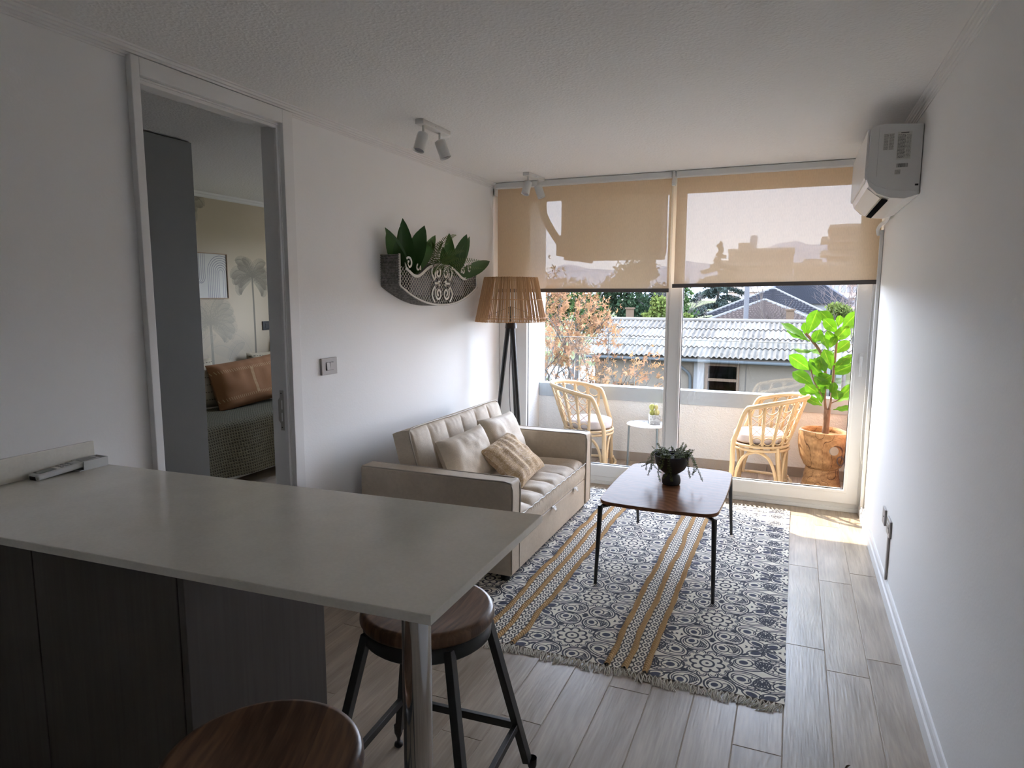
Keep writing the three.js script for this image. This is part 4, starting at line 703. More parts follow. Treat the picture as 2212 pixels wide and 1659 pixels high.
{
  const a = thing('framed_print', 'abstract line print in a thin oak frame on the palm wallpaper', 'picture', [BX0, 1.673, -4.40]);
  const M_oak = mat({ color: C(0.36, 0.24, 0.14), roughness: 0.5 });
  part(a, 'frame', at(frameGeo([-0.26, 0.26, -0.2, 0.2], [-0.253, 0.253, -0.193, 0.193], 0, 0.02, 0.001), 0.004, 0, 0, 0, Math.PI / 2), M_oak);
  part(a, 'print', at(new THREE.PlaneGeometry(0.508, 0.388), 0.014, 0, 0, 0, Math.PI / 2), mat({ roughness: 0.8, map: canvasTex(520, 400, (g) => {
    g.fillStyle = '#d6d3cb'; g.fillRect(0, 0, 520, 400); g.strokeStyle = '#8d8d95'; g.lineWidth = 5;
    for (let k = 0; k < 7; k++) { const r = 24 + k * 21; g.beginPath(); g.moveTo(360 - r + 90, 400); g.arc(450, 165, r, Math.PI, 0); g.lineTo(450 + r, 400); g.stroke(); g.beginPath(); g.moveTo(270 - k * 21, 0); g.lineTo(270 - k * 21, 210); g.arc(270 - k * 21 - 60, 210, 60, 0, 1.4); g.stroke(); }
  }) }), 'curved grey lines on off-white');
  const b = thing('bed', 'low bed with white valance under an olive waffle blanket', 'bed', [-4.36, 0, -4.6]);
  const M_sheet = mat({ color: C(0.62, 0.60, 0.54), roughness: 0.9 }), M_val = mat({ color: C(0.52, 0.53, 0.52), roughness: 0.9 });
  wpart(b, 'base', rbx(-4.78, -3.99, 0.06, 0.28, -5.55, -3.5, 0.02), M_val);
  wpart(b, 'mattress', rbx(-4.79, -3.97, 0.28, 0.515, -5.57, -3.48, 0.04, 3), M_sheet);
  for (const [x, z] of [[-4.7, -5.5], [-4.05, -5.5], [-4.7, -3.55], [-4.05, -3.55]]) wpart(b, 'foot', at(cyl(0.025, 0.02, 0.06, 14), x, 0.03, z), M_black);
  const T_waf = tex(256, 256, (u, v) => { const a = Math.pow(Math.abs(Math.sin(u * Math.PI * 16)), 3), c = Math.pow(Math.abs(Math.sin(v * Math.PI * 16)), 3); return clamp(1 - Math.min(a, c) * 1.1); }, { srgb: false, size: [0.4, 0.4] });
  const T_wafC = tex(256, 256, (u, v) => { const a = Math.pow(Math.abs(Math.sin(u * Math.PI * 16)), 3), c = Math.pow(Math.abs(Math.sin(v * Math.PI * 16)), 3), k = 1 - Math.min(a, c) * 0.35, n = 0.04 * (vnoise(u * 60, v * 60, 60, 60, 121) - 0.5); return [0.40 * k + n, 0.38 * k + n, 0.30 * k + n]; }, { size: [0.4, 0.4] });
  const bl = single('blanket', surf(50, 60, (u, v) => { const z = -3.44 - v * 1.45 + 0.05 * Math.sin(u * 4), s = u * 1.12; let x, y; const fold = 0.016 * Math.sin(v * 17 + u * 2) + 0.012 * Math.sin(v * 9 + 1); if (s < 0.62) { x = -4.58 + s; y = 0.533 + 0.006 * Math.sin(s * 9 + v * 5); } else { const q = Math.min(1.57, (s - 0.62) / 0.05); x = -3.96 + 0.032 * Math.sin(q) + fold * Math.min(1, (s - 0.62) * 5); y = 0.533 - 0.032 * (1 - Math.cos(q)) - Math.max(0, s - 0.62 - 0.0785) * (0.86 + 0.12 * Math.sin(v * 3)); } return [x, y, z, s, v * 1.45]; }), mat({ map: T_wafC, bumpMap: T_waf, bumpScale: 0.006, roughness: 1 }), 'olive-brown waffle blanket draped over the bed edge', 'blanket');
  single('bedspread', surf(24, 40, (u, v) => { const z = -4.93 - v * 0.62, s = u * 1.05; let x, y; const fold = 0.03 * Math.sin(v * 12 + 0.5) + 0.02 * Math.sin(v * 21); if (s < 0.6) { x = -4.56 + s; y = 0.531; } else { const q = Math.min(1.57, (s - 0.6) / 0.06); x = -3.96 + 0.04 * Math.sin(q) + fold * Math.min(1, (s - 0.6) * 4); y = 0.531 - 0.04 * (1 - Math.cos(q)) - Math.max(0, s - 0.694) * 1.05; } return [x, y, z]; }), M_sheet, 'cream bedspread hanging down beside the waffle blanket', 'bedspread');
  const put = (o, x, y) => { const X = V(...x).normalize(), Z = X.clone().cross(V(...y)).normalize(), Y = Z.clone().cross(X); o.setRotationFromMatrix(new THREE.Matrix4().makeBasis(X, Y, Z)); return o; };
  const T_br = canvasTex(512, 300, (g, W, H) => { g.fillStyle = '#8a5f3c'; g.fillRect(0, 0, W, H); const R = rng(3); for (let i = 0; i < 3000; i++) { g.globalAlpha = 0.08; g.fillStyle = R() < 0.5 ? '#6d4729' : '#a37850'; g.fillRect(R() * W, R() * H, 10 * R(), 1.5); } g.globalAlpha = 1; g.strokeStyle = '#c9ad84'; g.lineWidth = 2.2; const zig = (x0, y0, x1, y1) => { const n = 36; for (let i = 0; i < n; i++) { const f = i / n, x = x0 + (x1 - x0) * f, y = y0 + (y1 - y0) * f; g.beginPath(); if (Math.abs(x1 - x0) > Math.abs(y1 - y0)) { g.moveTo(x, y - 10); g.lineTo(x + 6, y + 10); } else { g.moveTo(x - 10, y); g.lineTo(x + 10, y + 4); } g.stroke(); } }; zig(0, 62, W, 62); zig(0, 238, W, 238); zig(250, 62, 250, 238); });
  const brown = single('throw_pillow', (() => { const g = pillowGeo(0.80, 0.42, 0.2, { seed: 4, pull: 0.05, wrinkle: 0.006 }); const uv = g.attributes.uv; for (let i = 0; i < uv.count; i++) uv.setXY(i, uv.getX(i) / 0.8 + 0.5, uv.getY(i) / 0.42 + 0.5); return g; })(), mat({ map: T_br, roughness: 0.9 }), 'brown patchwork-stitched pillow in front on the bed', 'pillow', [-4.50, 0.735, -4.56], 0);
  put(brown, [0.02, 0.06, -1], [-0.3, 1, 0]);
  const T_cr = canvasTex(400, 300, (g, W, H) => { g.fillStyle = '#b9ad95'; g.fillRect(0, 0, W, H); g.fillStyle = '#4d4335'; for (let y = 24; y < H; y += 46) for (let x = 6; x < W; x += 26) g.fillRect(x, y, 15, 4); });
  const cream = (label, p) => { const o = single('dash_pillow', (() => { const g = pillowGeo(0.5, 0.44, 0.15, { seed: 6, pull: 0.06, wrinkle: 0.005 }); const uv = g.attributes.uv; for (let i = 0; i < uv.count; i++) uv.setXY(i, uv.getX(i) / 0.5 + 0.5, uv.getY(i) / 0.44 + 0.5); return g; })(), mat({ map: T_cr, roughness: 0.9 }), label, 'pillow', p, 0, 'cream dashed pillows on the bed'); put(o, [0, 0, -1], [-0.22, 1, 0]); };
  cream('cream pillow with dark dashes beside the wardrobe edge', [-4.665, 0.745, -4.10]); cream('cream pillow with dark dashes peeping out behind the brown pillow', [-4.68, 0.755, -5.03]);
  const s = thing('bedroom_switch', 'black switch plate on the palm wallpaper', 'switch', [BX0 + 0.002, 1.208, -5.14]);
  part(s, 'plate', rb(0.01, 0.085, 0.125, 0.002).translate(0.006, 0, 0), M_black); part(s, 'rocker', rb(0.006, 0.045, 0.06, 0.001).translate(0.011, 0, 0), mat({ color: C(0.03, 0.03, 0.03), roughness: 0.3 }));
  const l = thing('bedside_lamp', 'black cone reading lamp on the wall beside the bed', 'wall lamp', [BX0 + 0.002, 1.03, -5.25]);
  part(l, 'wall_mount', at(cyl(0.03, 0.03, 0.015, 20), 0.008, 0.1, 0, 0, 0, Math.PI / 2), M_black); part(l, 'arm', bar([0.01, 0.1, 0], [0.1, 0.1, 0], 0.006), M_black); part(l, 'shade', at(lathe([[0.012, 0.12], [0.02, 0.1], [0.055, -0.02], [0.06, -0.03], [0.056, -0.03], [0.016, 0.1]], 28), 0.1, 0, 0), M_black);
}
// ================================================================ balcony
const BF = -0.02, ZP = -6.05; // balcony floor level, inner face of the parapet
const T_stucco = tex(256, 256, (u, v) => 0.5 * vnoise(u * 60, v * 60, 60, 60, 131) + 0.3 * vnoise(u * 120, v * 120, 120, 120, 132) + 0.2 * vnoise(u * 14, v * 14, 14, 14, 133), { srgb: false, size: [0.5, 0.5] });
const M_stucco = mat({ color: C(0.75, 0.745, 0.725), roughness: 0.9, bumpMap: T_stucco, bumpScale: 0.004 });
{
  const f = struct('floor_balcony', bx(-2.5, 0.6, -0.3, BF - 0.009, -6.2, -5.21), M_grout, 'beige tiled balcony floor', 'floor');
  const R = rng(8), gs = [0, 1].map((v) => uvM(rb(0.154, 0.009, 0.836, 0.0015, 1), v * 0.2, v * 0.3));
  for (let c = 0; c < 18; c++) { const m = new THREE.Mesh(gs[c % 2], M_plank[Math.floor(R() * 4)]); m.name = 'plank_tile'; m.position.set(-2.18 + c * 0.157, BF - 0.0045, -5.63); f.add(m); }
  struct('wall_balcony_left', bx(-2.56, XL, -0.3, 2.45, -6.2, -5.22), M_stucco, 'white balcony side wall behind the rattan chair', 'wall');
  struct('wall_balcony_right', bx(0.468, 0.64, -0.3, 2.45, -6.2, -5.22), mat({ color: C(0.72, 0.42, 0.33), roughness: 0.9, bumpMap: T_stucco, bumpScale: 0.003 }), 'salmon painted balcony side wall', 'wall');
  struct('ceiling_balcony', bx(-6.2, 1.6, 2.45, 2.66, -6.2, -5.1), M_stucco, 'concrete slab of the balcony above', 'ceiling');
  const p = struct('wall_parapet', bx(XL, 0.468, -0.3, 0.55, -6.2, ZP), M_stucco, 'low white rendered balcony parapet', 'wall');
  const M_sk = [0.30, 0.27, 0.33].map((k) => mat({ color: C(k, k * 0.83, k * 0.68), roughness: 0.5 })), gk = rb(0.297, 0.085, 0.008, 0.001, 1);
  for (let k = 0; k < 9; k++) { const m = new THREE.Mesh(gk, M_sk[k % 3]); m.name = 'skirting_tile'; m.position.set(-2.1 + k * 0.3, BF + 0.043, ZP + 0.004); p.add(m); }
}
{
  const M_alu = mat({ color: C(0.36, 0.39, 0.41), roughness: 0.38, metalness: 0.3 });
  const t = thing('glass_railing', 'frameless glass railing on an aluminium channel above the parapet', 'railing', [-0.9, 0.55, -6.1]);
  wpart(t, 'channel', rbx(XL + 0.002, 0.465, 0.545, 0.672, -6.16, -6.035, 0.003), M_alu, 'satin aluminium base channel');
  for (const [a, b] of [[XL + 0.004, -1.335], [-1.317, -0.428], [-0.41, 0.462]]) wpart(t, 'glass_pane', at(new THREE.PlaneGeometry(b - a, 0.455), (a + b) / 2, 0.892, -6.1), phys({ color: C(0.95, 0.975, 0.97), transmission: 1, roughness: 0, thickness: 0, ior: 1.5 }), 'clear glass panel');
  const M_edge = mat({ color: C(0.16, 0.2, 0.19), roughness: 0.2 });
  for (const [a, b] of [[XL + 0.004, -1.335], [-1.317, -0.428], [-0.41, 0.462]]) { wpart(t, 'glass_edge', bx(a, b, 1.117, 1.1215, -6.104, -6.096), M_edge); wpart(t, 'glass_edge', bx(b - 0.002, b, 0.672, 1.117, -6.104, -6.096), M_edge); }
}
// ---- outdoor unit hung under the slab
{
  const t = thing('outdoor_unit', 'air conditioner outdoor unit hung under the balcony slab', 'outdoor unit', [-1.45, 1.83, -5.74]);
  const M_ou = mat({ color: C(0.62, 0.60, 0.56), roughness: 0.5 });
  wpart(t, 'casing', rbx(-1.905, -1.045, 1.845, 2.40, -5.88, -5.6, 0.012, 2), M_ou);
  for (let k = 0; k < 6; k++) wpart(t, 'fin_rib', rbx(-1.84 + k * 0.145, -1.834 + k * 0.145, 1.89, 2.37, -5.6, -5.592, 0.001), M_ou);
  for (const y of [1.88, 2.02, 2.26]) wpart(t, 'cross_rib', rbx(-1.85, -1.1, y - 0.003, y + 0.003, -5.6, -5.593, 0.001), M_ou);
  wpart(t, 'valve_cover', rbx(-1.955, -1.905, 1.855, 2.03, -5.8, -5.62, 0.01, 2), M_ou);
  wpart(t, 'base_tray', rbx(-1.88, -1.05, 1.818, 1.845, -5.87, -5.61, 0.006), M_ou);
  for (const x of [-1.72, -1.2]) wpart(t, 'hanger', merge([rbx(x - 0.015, x + 0.015, 1.80, 1.818, -5.93, -5.56), rbx(x - 0.015, x + 0.015, 1.80, 2.45, -5.93, -5.915), rbx(x - 0.015, x + 0.015, 1.80, 2.45, -5.575, -5.56)]), M_ou);
  const gg = wpart(t, 'side_guard', rbx(-1.006, -0.996, 1.86, 2.40, -5.62, -5.606, 0.001), M_ou);
  wpart(gg, 'guard_post', rbx(-1.044, -1.034, 1.86, 2.40, -5.62, -5.612, 0.001), M_ou);
  for (let k = 0; k < 7; k++) wpart(gg, 'guard_rung', rbx(-1.044, -1.0, 1.86 + k * 0.085, 1.872 + k * 0.085, -5.62, -5.612, 0.001), M_ou);
  wpart(t, 'hose', tube([[-2.02, 2.44, -5.7], [-2.10, 2.35, -5.7], [-2.105, 2.24, -5.7], [-2.06, 2.14, -5.7], [-1.99, 2.03, -5.7], [-1.93, 1.95, -5.7]], 0.034, 40, 12), mat({ color: C(0.5, 0.47, 0.42), roughness: 0.8 }), 'insulated pipe hose');
}
// ---- rattan tub chairs
{
  const M_rat = mat({ map: tex(128, 128, (u, v) => { const n = 0.10 * (vnoise(u * 6, v * 20, 6, 20, 141) - 0.5), b = vnoise(u * 3, v * 7, 3, 7, 142) > 0.8 ? -0.06 : 0; return [0.79 + n + b, 0.675 + n + b, 0.51 + n * 0.8 + b]; }), roughness: 0.45 });
  const M_cane = mat({ color: C(0.50, 0.29, 0.16), roughness: 0.5 }), M_bind = mat({ color: C(0.66, 0.48, 0.27), roughness: 0.5 });
  const t = thing('rattan_chair', 'pale rattan tub chair beside the white balcony wall', 'chair', [-1.635, BF, -5.64], 0.12, 'rattan tub chairs on the balcony');
  const sy = 0.37, yr = (a) => sy + 0.14 + 0.25 * Math.pow(Math.cos(a / 2.35), 1.3), rr = (a, h) => 0.205 + h * (0.045 + 0.085 * Math.pow(Math.max(0, Math.cos(a / 2)), 2));
  const B = (a, h) => V(-Math.cos(a) * rr(a, h), sy + h * (yr(a) - sy), Math.sin(a) * rr(a, h));
  const A = 112 * D;
  const rail = []; for (let i = 0; i <= 24; i++) { const a = -A + 2 * A * i / 24; rail.push(B(a, 1)); }
  const fL = V(0.185, 0, -0.205), fR = V(0.185, 0, 0.205);
  part(t, 'top_rail', tube([fL, V(0.172, 0.2, -0.212), V(0.165, 0.40, -0.222), V(0.140, 0.475, -0.232), ...rail.slice(1, -1), V(0.140, 0.475, 0.232), V(0.165, 0.40, 0.222), V(0.172, 0.2, 0.212), fR], 0.0185, 130, 10), M_rat, 'bent pole rail running down into the front legs');
  for (const y of [0.335, 0.365]) part(t, 'seat_ring', at(new THREE.TorusGeometry(0.213, 0.0115, 8, 56), 0, y, 0, Math.PI / 2), M_rat);
  part(t, 'seat_deck', at(cyl(0.205, 0.205, 0.012, 40), 0, 0.358, 0), M_cane);
  const ang = []; for (let i = 0; i < 10; i++) ang.push(-100 * D + i * 200 * D / 9);
  for (const a of ang) { const p = part(t, 'upright', tube([B(a, -0.15).setY(0.325), B(a, 0.2), B(a, 0.6), B(a, 0.985)], 0.0125, 14, 8), M_rat); part(p, 'binding', bar(B(a, 0.50), B(a, 0.56), 0.0148, 10), M_bind); }
  for (let i = 0; i < 9; i++) {
    const a0 = ang[i], a1 = ang[i + 1], am = (a0 + a1) / 2, w = (a1 - a0) / 2 * 0.8;
    const circ = (h, q) => Array.from({ length: 14 }, (_, k) => { const f = k / 14 * 6.2832; return B(am + Math.cos(f) * w, h + Math.sin(f) * q / (yr(am) - sy)); });
    part(t, 'hoop', tube(circ(0.86, 0.035), 0.0042, 40, 6, true), M_rat); part(t, 'hoop', tube(circ(0.12, 0.03), 0.0042, 40, 6, true), M_rat);
    for (const [p, q] of [[0.24, 0.52], [0.52, 0.24], [0.48, 0.76], [0.76, 0.48]]) part(t, 'lattice_cane', tube([B(a0, p), B(am, (p + q) / 2), B(a1, q)], 0.0027, 6, 5), M_cane);
  }
  for (const s of [-1, 1]) part(t, 'leg', tube([V(-0.15, 0.36, s * 0.15), V(-0.165, 0.2, s * 0.16), V(-0.19, 0.0, s * 0.175)], 0.0175, 14, 9), M_rat);
  const cor = [V(0.185, 0, 0.205), V(-0.19, 0, 0.175), V(-0.19, 0, -0.175), V(0.185, 0, -0.205)];
  for (let i = 0; i < 4; i++) { const p = cor[i], q = cor[(i + 1) % 4], m = p.clone().lerp(q, 0.5), o = m.clone().normalize(), L = (k, y, out) => p.clone().lerp(q, k).addScaledVector(o, out).setY(y); part(t, 'leg_arch', tube([L(0.08, 0.055, 0), L(0.14, 0.18, 0.0), L(0.28, 0.285, 0.005), L(0.5, 0.322, 0.01), L(0.72, 0.285, 0.005), L(0.86, 0.18, 0), L(0.92, 0.055, 0)], 0.0125, 30, 8), M_rat); part(t, 'base_stretcher', tube([L(-0.02, 0.055, 0.012), L(0.25, 0.055, 0.045), L(0.5, 0.055, 0.055), L(0.75, 0.055, 0.045), L(1.02, 0.055, 0.012)], 0.0115, 24, 8), M_rat); }
  for (const c of cor) part(t, 'binding', bar([c.x, 0.035, c.z], [c.x, 0.075, c.z], 0.0215, 12), M_bind);
  copyOf(t, [-0.2, BF, -5.62], Math.PI - 0.1, 'pale rattan tub chair beside the potted fig');
  const M_cu = mat({ color: C(0.50, 0.46, 0.465), roughness: 0.9, bumpMap: T_stucco, bumpScale: 0.001 });
  const cu = uvM(lathe([[0, 0.0], [0.17, 0.0], [0.188, 0.006], [0.194, 0.02], [0.194, 0.062], [0.188, 0.076], [0.16, 0.084], [0.08, 0.09], [0, 0.092]], 44));
  const c1 = single('chair_cushion', cu, M_cu, 'round mauve-grey cushion on the chair by the white balcony wall', 'cushion', [-1.625, BF + 0.378, -5.64], 0, 'round chair cushions');
  copyOf(c1, [-0.21, BF + 0.378, -5.62], 0, 'round mauve-grey cushion on the chair by the potted fig');
}
// ---- bistro table with potted cactus
{
  const M_tt = mat({ map: tex(128, 128, (u, v) => { const c = vnoise(u * 20, v * 20, 20, 20, 151) > 0.86 ? -0.25 : 0, n = 0.04 * (vnoise(u * 50, v * 50, 50, 50, 152) - 0.5); return [0.90 + n + c, 0.91 + n + c, 0.92 + n + c]; }, { size: [0.5, 0.5] }), roughness: 0.35 });
  const M_lg = mat({ color: C(0.17, 0.21, 0.23), roughness: 0.5 });
  const t = thing('bistro_table', 'small round white metal table with grey legs on the balcony', 'side table', [-1.152, BF, -5.86]);
  part(t, 'table_top', uvM(lathe([[0, 0.388], [0.178, 0.388], [0.186, 0.391], [0.186, 0.398], [0.178, 0.402], [0, 0.402]], 48)), M_tt, 'chipped white enamel top');
  for (const a of [170, 50, -70]) { const c = Math.cos(a * D), s = Math.sin(a * D); part(t, 'leg', tube([[c * 0.165, 0.388, s * 0.165], [c * 0.168, 0.25, s * 0.168], [c * 0.172, 0, s * 0.172]], 0.009, 12, 10), M_lg); }
  const pt = single('concrete_pot', merge([rbx(-0.046, 0.046, 0, 0.006, -0.046, 0.046), rbx(-0.046, -0.04, 0, 0.085, -0.046, 0.046), rbx(0.04, 0.046, 0, 0.085, -0.046, 0.046), rbx(-0.046, 0.046, 0, 0.085, -0.046, -0.04), rbx(-0.046, 0.046, 0, 0.085, 0.04, 0.046), rbx(-0.041, 0.041, 0.004, 0.075, -0.041, 0.041)]), mat({ map: tex(128, 128, (u, v) => { const n = vnoise(u * 30, v * 30, 30, 30, 153), m = vnoise(u * 8, v * 8, 8, 8, 154) > 0.6 ? 0.1 : 0, k = 0.58 + 0.2 * (n - 0.5) + m; return [k, k * 1.01, k * 1.01]; }, { size: [0.1, 0.1] }), roughness: 0.9 }), 'square speckled concrete pot on the white bistro table', 'pot', [-1.095, BF + 0.402, -5.85], 0.35);
  const c = thing('cactus', 'small ball-jointed yellow-green cactus in the concrete pot', 'cactus', [-1.095, BF + 0.477, -5.85]);
  const M_ca = [mat({ color: C(0.34, 0.36, 0.09), roughness: 0.6 }), mat({ color: C(0.44, 0.40, 0.16), roughness: 0.6 })];
  const ball = (r, h) => surf(40, 20, (u, v) => { const a = u * 6.2832, p = v * Math.PI, k = 1 + 0.10 * Math.cos(a * 10); return [Math.sin(p) * Math.cos(a) * r * k, h / 2 - Math.cos(p) * h / 2, Math.sin(p) * Math.sin(a) * r * k]; });
  [[-0.02, 0, 0.0, 0.021, 0.052], [0.02, 0, 0.005, 0.023, 0.06], [-0.024, 0.046, 0, 0.022, 0.062], [0.014, 0.056, 0.003, 0.015, 0.048]].forEach(([x, y, z, r, h], i) => part(c, 'segment', at(ball(r, h), x, y, z), M_ca[i % 2]));
}
// ---- fiddle-leaf fig in a carved wooden pot
{
  const px = 0.262, pz = -5.62, M_log = mat({ map: tex(256, 256, (u, v) => {
    const w = vnoise(u * 5, v * 5, 5, 5, 161) * 0.6, g = vnoise(u * 10 + w, v * 24, 10, 24, 162), f = vnoise(u * 60, v * 60, 60, 60, 163), k = vnoise(u * 3, v * 3, 3, 3, 164), crack = Math.abs(vnoise(u * 8 + w, v * 3, 8, 3, 165) - 0.5) < 0.012 ? -0.3 : 0;
    const d = 0.22 * (g - 0.5) + 0.12 * (f - 0.5) + 0.25 * (k - 0.5) + crack; return [0.62 + d, 0.46 + d * 0.9, 0.29 + d * 0.75]; }), roughness: 0.75 });
  const t = thing('wooden_pot', 'rough carved tree-trunk pot on a hourglass stump base', 'pot', [px, BF, pz]);
  const rough = (pts, n, amp, seed) => { const m = pts.length - 1, prof = (v) => { const q = v * m, i = Math.min(m - 1, Math.floor(q)), f = q - i; return [pts[i][0] + (pts[i + 1][0] - pts[i][0]) * f, pts[i][1] + (pts[i + 1][1] - pts[i][1]) * f]; }; return surf(n, 44, (u, v) => { const a = u * 6.2832, [r, y] = prof(v), k = 1 + amp * (vnoise(u * 9, y * 12 + 3, 9, 512, seed) - 0.5) * 2 + amp * 0.5 * (vnoise(u * 26, y * 40 + 3, 26, 512, seed + 1) - 0.5); return [Math.cos(a) * r * k, y + (r > 0.15 && y > 0.4 ? 0.02 * (vnoise(u * 5, 2, 5, 8, seed + 2) - 0.5) : 0), Math.sin(a) * r * k, u * 2, v]; }); };
  part(t, 'bowl', rough([[0.02, 0.2], [0.1, 0.2], [0.135, 0.225], [0.165, 0.29], [0.180, 0.37], [0.183, 0.45], [0.180, 0.495], [0.166, 0.5], [0.155, 0.48], [0.15, 0.42], [0.0, 0.41]], 72, 0.035, 171), M_log, 'hollowed trunk bowl');
  part(t, 'stump_base', rough([[0.0, 0.21], [0.118, 0.21], [0.122, 0.19], [0.132, 0.12], [0.145, 0.05], [0.148, 0.0], [0.0, 0.0]], 60, 0.03, 175), M_log);
  part(t, 'soil', at(new THREE.CircleGeometry(0.158, 30), 0, 0.46, 0, -Math.PI / 2), mat({ map: tex(64, 64, (u, v) => { const n = vnoise(u * 30, v * 30, 30, 30, 178); return [0.5 + 0.2 * n, 0.38 + 0.16 * n, 0.22 + 0.12 * n]; }), roughness: 1, bumpMap: T_stucco, bumpScale: 0.02 }), 'coir mulch');
  part(t, 'patch_disc', cyl(0.032, 0.034, 0.01, 22).rotateX(Math.PI / 2 - 0.12).rotateY(0.38).translate(0.068, 0.375, 0.168), mat({ color: C(0.34, 0.29, 0.23), roughness: 0.9 }), 'pale round patch');
  part(t, 'iron_ring', new THREE.TorusGeometry(0.032, 0.0035, 8, 28).rotateX(-0.2).rotateY(0.72).translate(0.118, 0.295, 0.132), mat({ color: C(0.12, 0.11, 0.12), metalness: 0.7, roughness: 0.5 }), 'dark iron ring handle');
  const f = thing('fig_plant', 'sunlit fiddle-leaf fig with large bright green leaves', 'plant', [px, BF + 0.46, pz]);
  const M_bark = mat({ map: tex(64, 128, (u, v) => { const n = 0.16 * (vnoise(u * 10, v * 30, 10, 30, 181) - 0.5); return [0.50 + n, 0.39 + n, 0.31 + n]; }), roughness: 0.85 });
  wpart(f, 'trunk', tube([[0.268, BF + 0.45, -5.61], [0.272, 0.573, -5.605], [0.272, 0.65, -5.6]], 0.024, 16, 12), M_bark);
  for (const [pts, r] of [[[[0.265, 0.62, -5.6], [0.252, 0.70, -5.6], [0.244, 0.841, -5.6], [0.236, 0.983, -5.6], [0.205, 1.075, -5.6], [0.128, 1.182, -5.6], [0.086, 1.227, -5.6]], 0.0105], [[[0.28, 0.62, -5.6], [0.29, 0.7, -5.59], [0.296, 0.81, -5.585], [0.298, 0.933, -5.59], [0.304, 1.10, -5.6], [0.308, 1.26, -5.6]], 0.0085], [[[0.25, 0.72, -5.6], [0.20, 0.8, -5.58], [0.16, 0.88, -5.57], [0.14, 0.95, -5.6]], 0.005], [[[0.298, 0.70, -5.59], [0.34, 0.73, -5.56], [0.36, 0.75, -5.56]], 0.0045]]) wpart(f, 'stem', tube(pts, r, 30, 8), M_bark);
  const leaves = [[0.124, 1.161, -5.657, -0.086, 1.286, -5.651, 0.05], [0.116, 1.173, -5.633, -0.046, 1.23, -5.619, 0.055], [0.103, 1.221, -5.587, 0.159, 1.397, -5.648, 0.045], [0.103, 1.194, -5.698, 0.076, 1.303, -5.65, 0.03], [0.288, 1.279, -5.653, 0.186, 1.403, -5.691, 0.05], [0.303, 1.284, -5.521, 0.314, 1.367, -5.525, 0.03], [0.331, 1.27, -5.549, 0.428, 1.388, -5.553, 0.05], [0.346, 1.258, -5.585, 0.45, 1.328, -5.634, 0.04], [0.282, 1.169, -5.586, 0.372, 1.285, -5.534, 0.06], [0.226, 1.167, -5.606, 0.155, 1.153, -5.572, 0.035], [0.251, 1.106, -5.579, 0.205, 1.221, -5.64, 0.045], [0.259, 1.121, -5.564, 0.297, 1.214, -5.551, 0.03], [0.291, 1.074, -5.646, 0.397, 1.165, -5.711, 0.035], [0.164, 1.098, -5.544, 0.015, 1.096, -5.548, 0.022], [0.282, 0.953, -5.571, 0.226, 1.102, -5.518, 0.05], [0.292, 0.995, -5.571, 0.427, 1.069, -5.513, 0.05], [0.283, 0.918, -5.629, 0.424, 1.0, -5.587, 0.045], [0.142, 0.941, -5.62, -0.012, 1.052, -5.559, 0.05], [0.166, 0.836, -5.542, 0.017, 0.93, -5.598, 0.055], [0.194, 0.974, -5.676, 0.168, 1.035, -5.715, 0.03], [0.191, 0.953, -5.526, 0.199, 1.04, -5.535, 0.04], [0.23, 0.691, -5.587, 0.198, 0.865, -5.615, 0.04], [0.185, 0.761, -5.609, 0.065, 0.784, -5.625, 0.035], [0.236, 0.669, -5.637, 0.118, 0.729, -5.625, 0.045], [0.304, 0.802, -5.595, 0.172, 0.898, -5.538, 0.024], [0.299, 0.768, -5.577, 0.3, 0.868, -5.517, 0.035], [0.344, 0.74, -5.546, 0.432, 0.852, -5.477, 0.04], [0.328, 0.713, -5.579, 0.442, 0.763, -5.626, 0.035], [0.311, 0.656, -5.545, 0.418, 0.688, -5.48, 0.025], [0.191, 0.781, -5.537, 0.107, 0.835, -5.527, 0.05]];
  const T_leaf = tex(64, 128, (u, v) => { const m = Math.abs(u - 0.5) < 0.025 ? 0.18 : 0, s = Math.abs(((v * 7 + Math.abs(u - 0.5) * 3.2) % 1) - 0.5) < 0.05 ? 0.09 : 0, n = 0.05 * (vnoise(u * 10, v * 16, 10, 16, 185) - 0.5); return [0.40 + m + s + n, 0.66 + m * 0.6 + s + n, 0.14 + m * 0.5 + s * 0.4 + n]; });
  const M_fig = [[1, 1], [0.8, 0.85], [1.15, 1.1]].map(([k, q]) => phys({ map: T_leaf, color: C(k * 0.68, q * 0.62, k * 0.48), roughness: 0.85, transmission: 0.45, thickness: 0, specularIntensity: 0.35 }));
  const R = rng(21);
  for (const [sx, sy, sz] of [[0.25, 0.76, -5.6], [0.244, 0.88, -5.6], [0.238, 0.97, -5.6], [0.21, 1.06, -5.6], [0.15, 1.15, -5.6], [0.295, 0.85, -5.59], [0.298, 0.95, -5.59], [0.302, 1.05, -5.6], [0.306, 1.16, -5.6], [0.308, 1.24, -5.6], [0.24, 0.93, -5.6], [0.30, 1.0, -5.6], [0.18, 0.84, -5.58], [0.34, 0.73, -5.56]]) { const a = R() * 6.283, L = 0.11 + 0.05 * R(), e = 0.25 + 0.6 * R(); leaves.push([sx, sy, sz, Math.min(0.45, sx + Math.cos(a) * L * 0.8), sy + e * L, Math.min(-5.3, sz + Math.sin(a) * L * 0.8), 0.034 + 0.014 * R()]); }
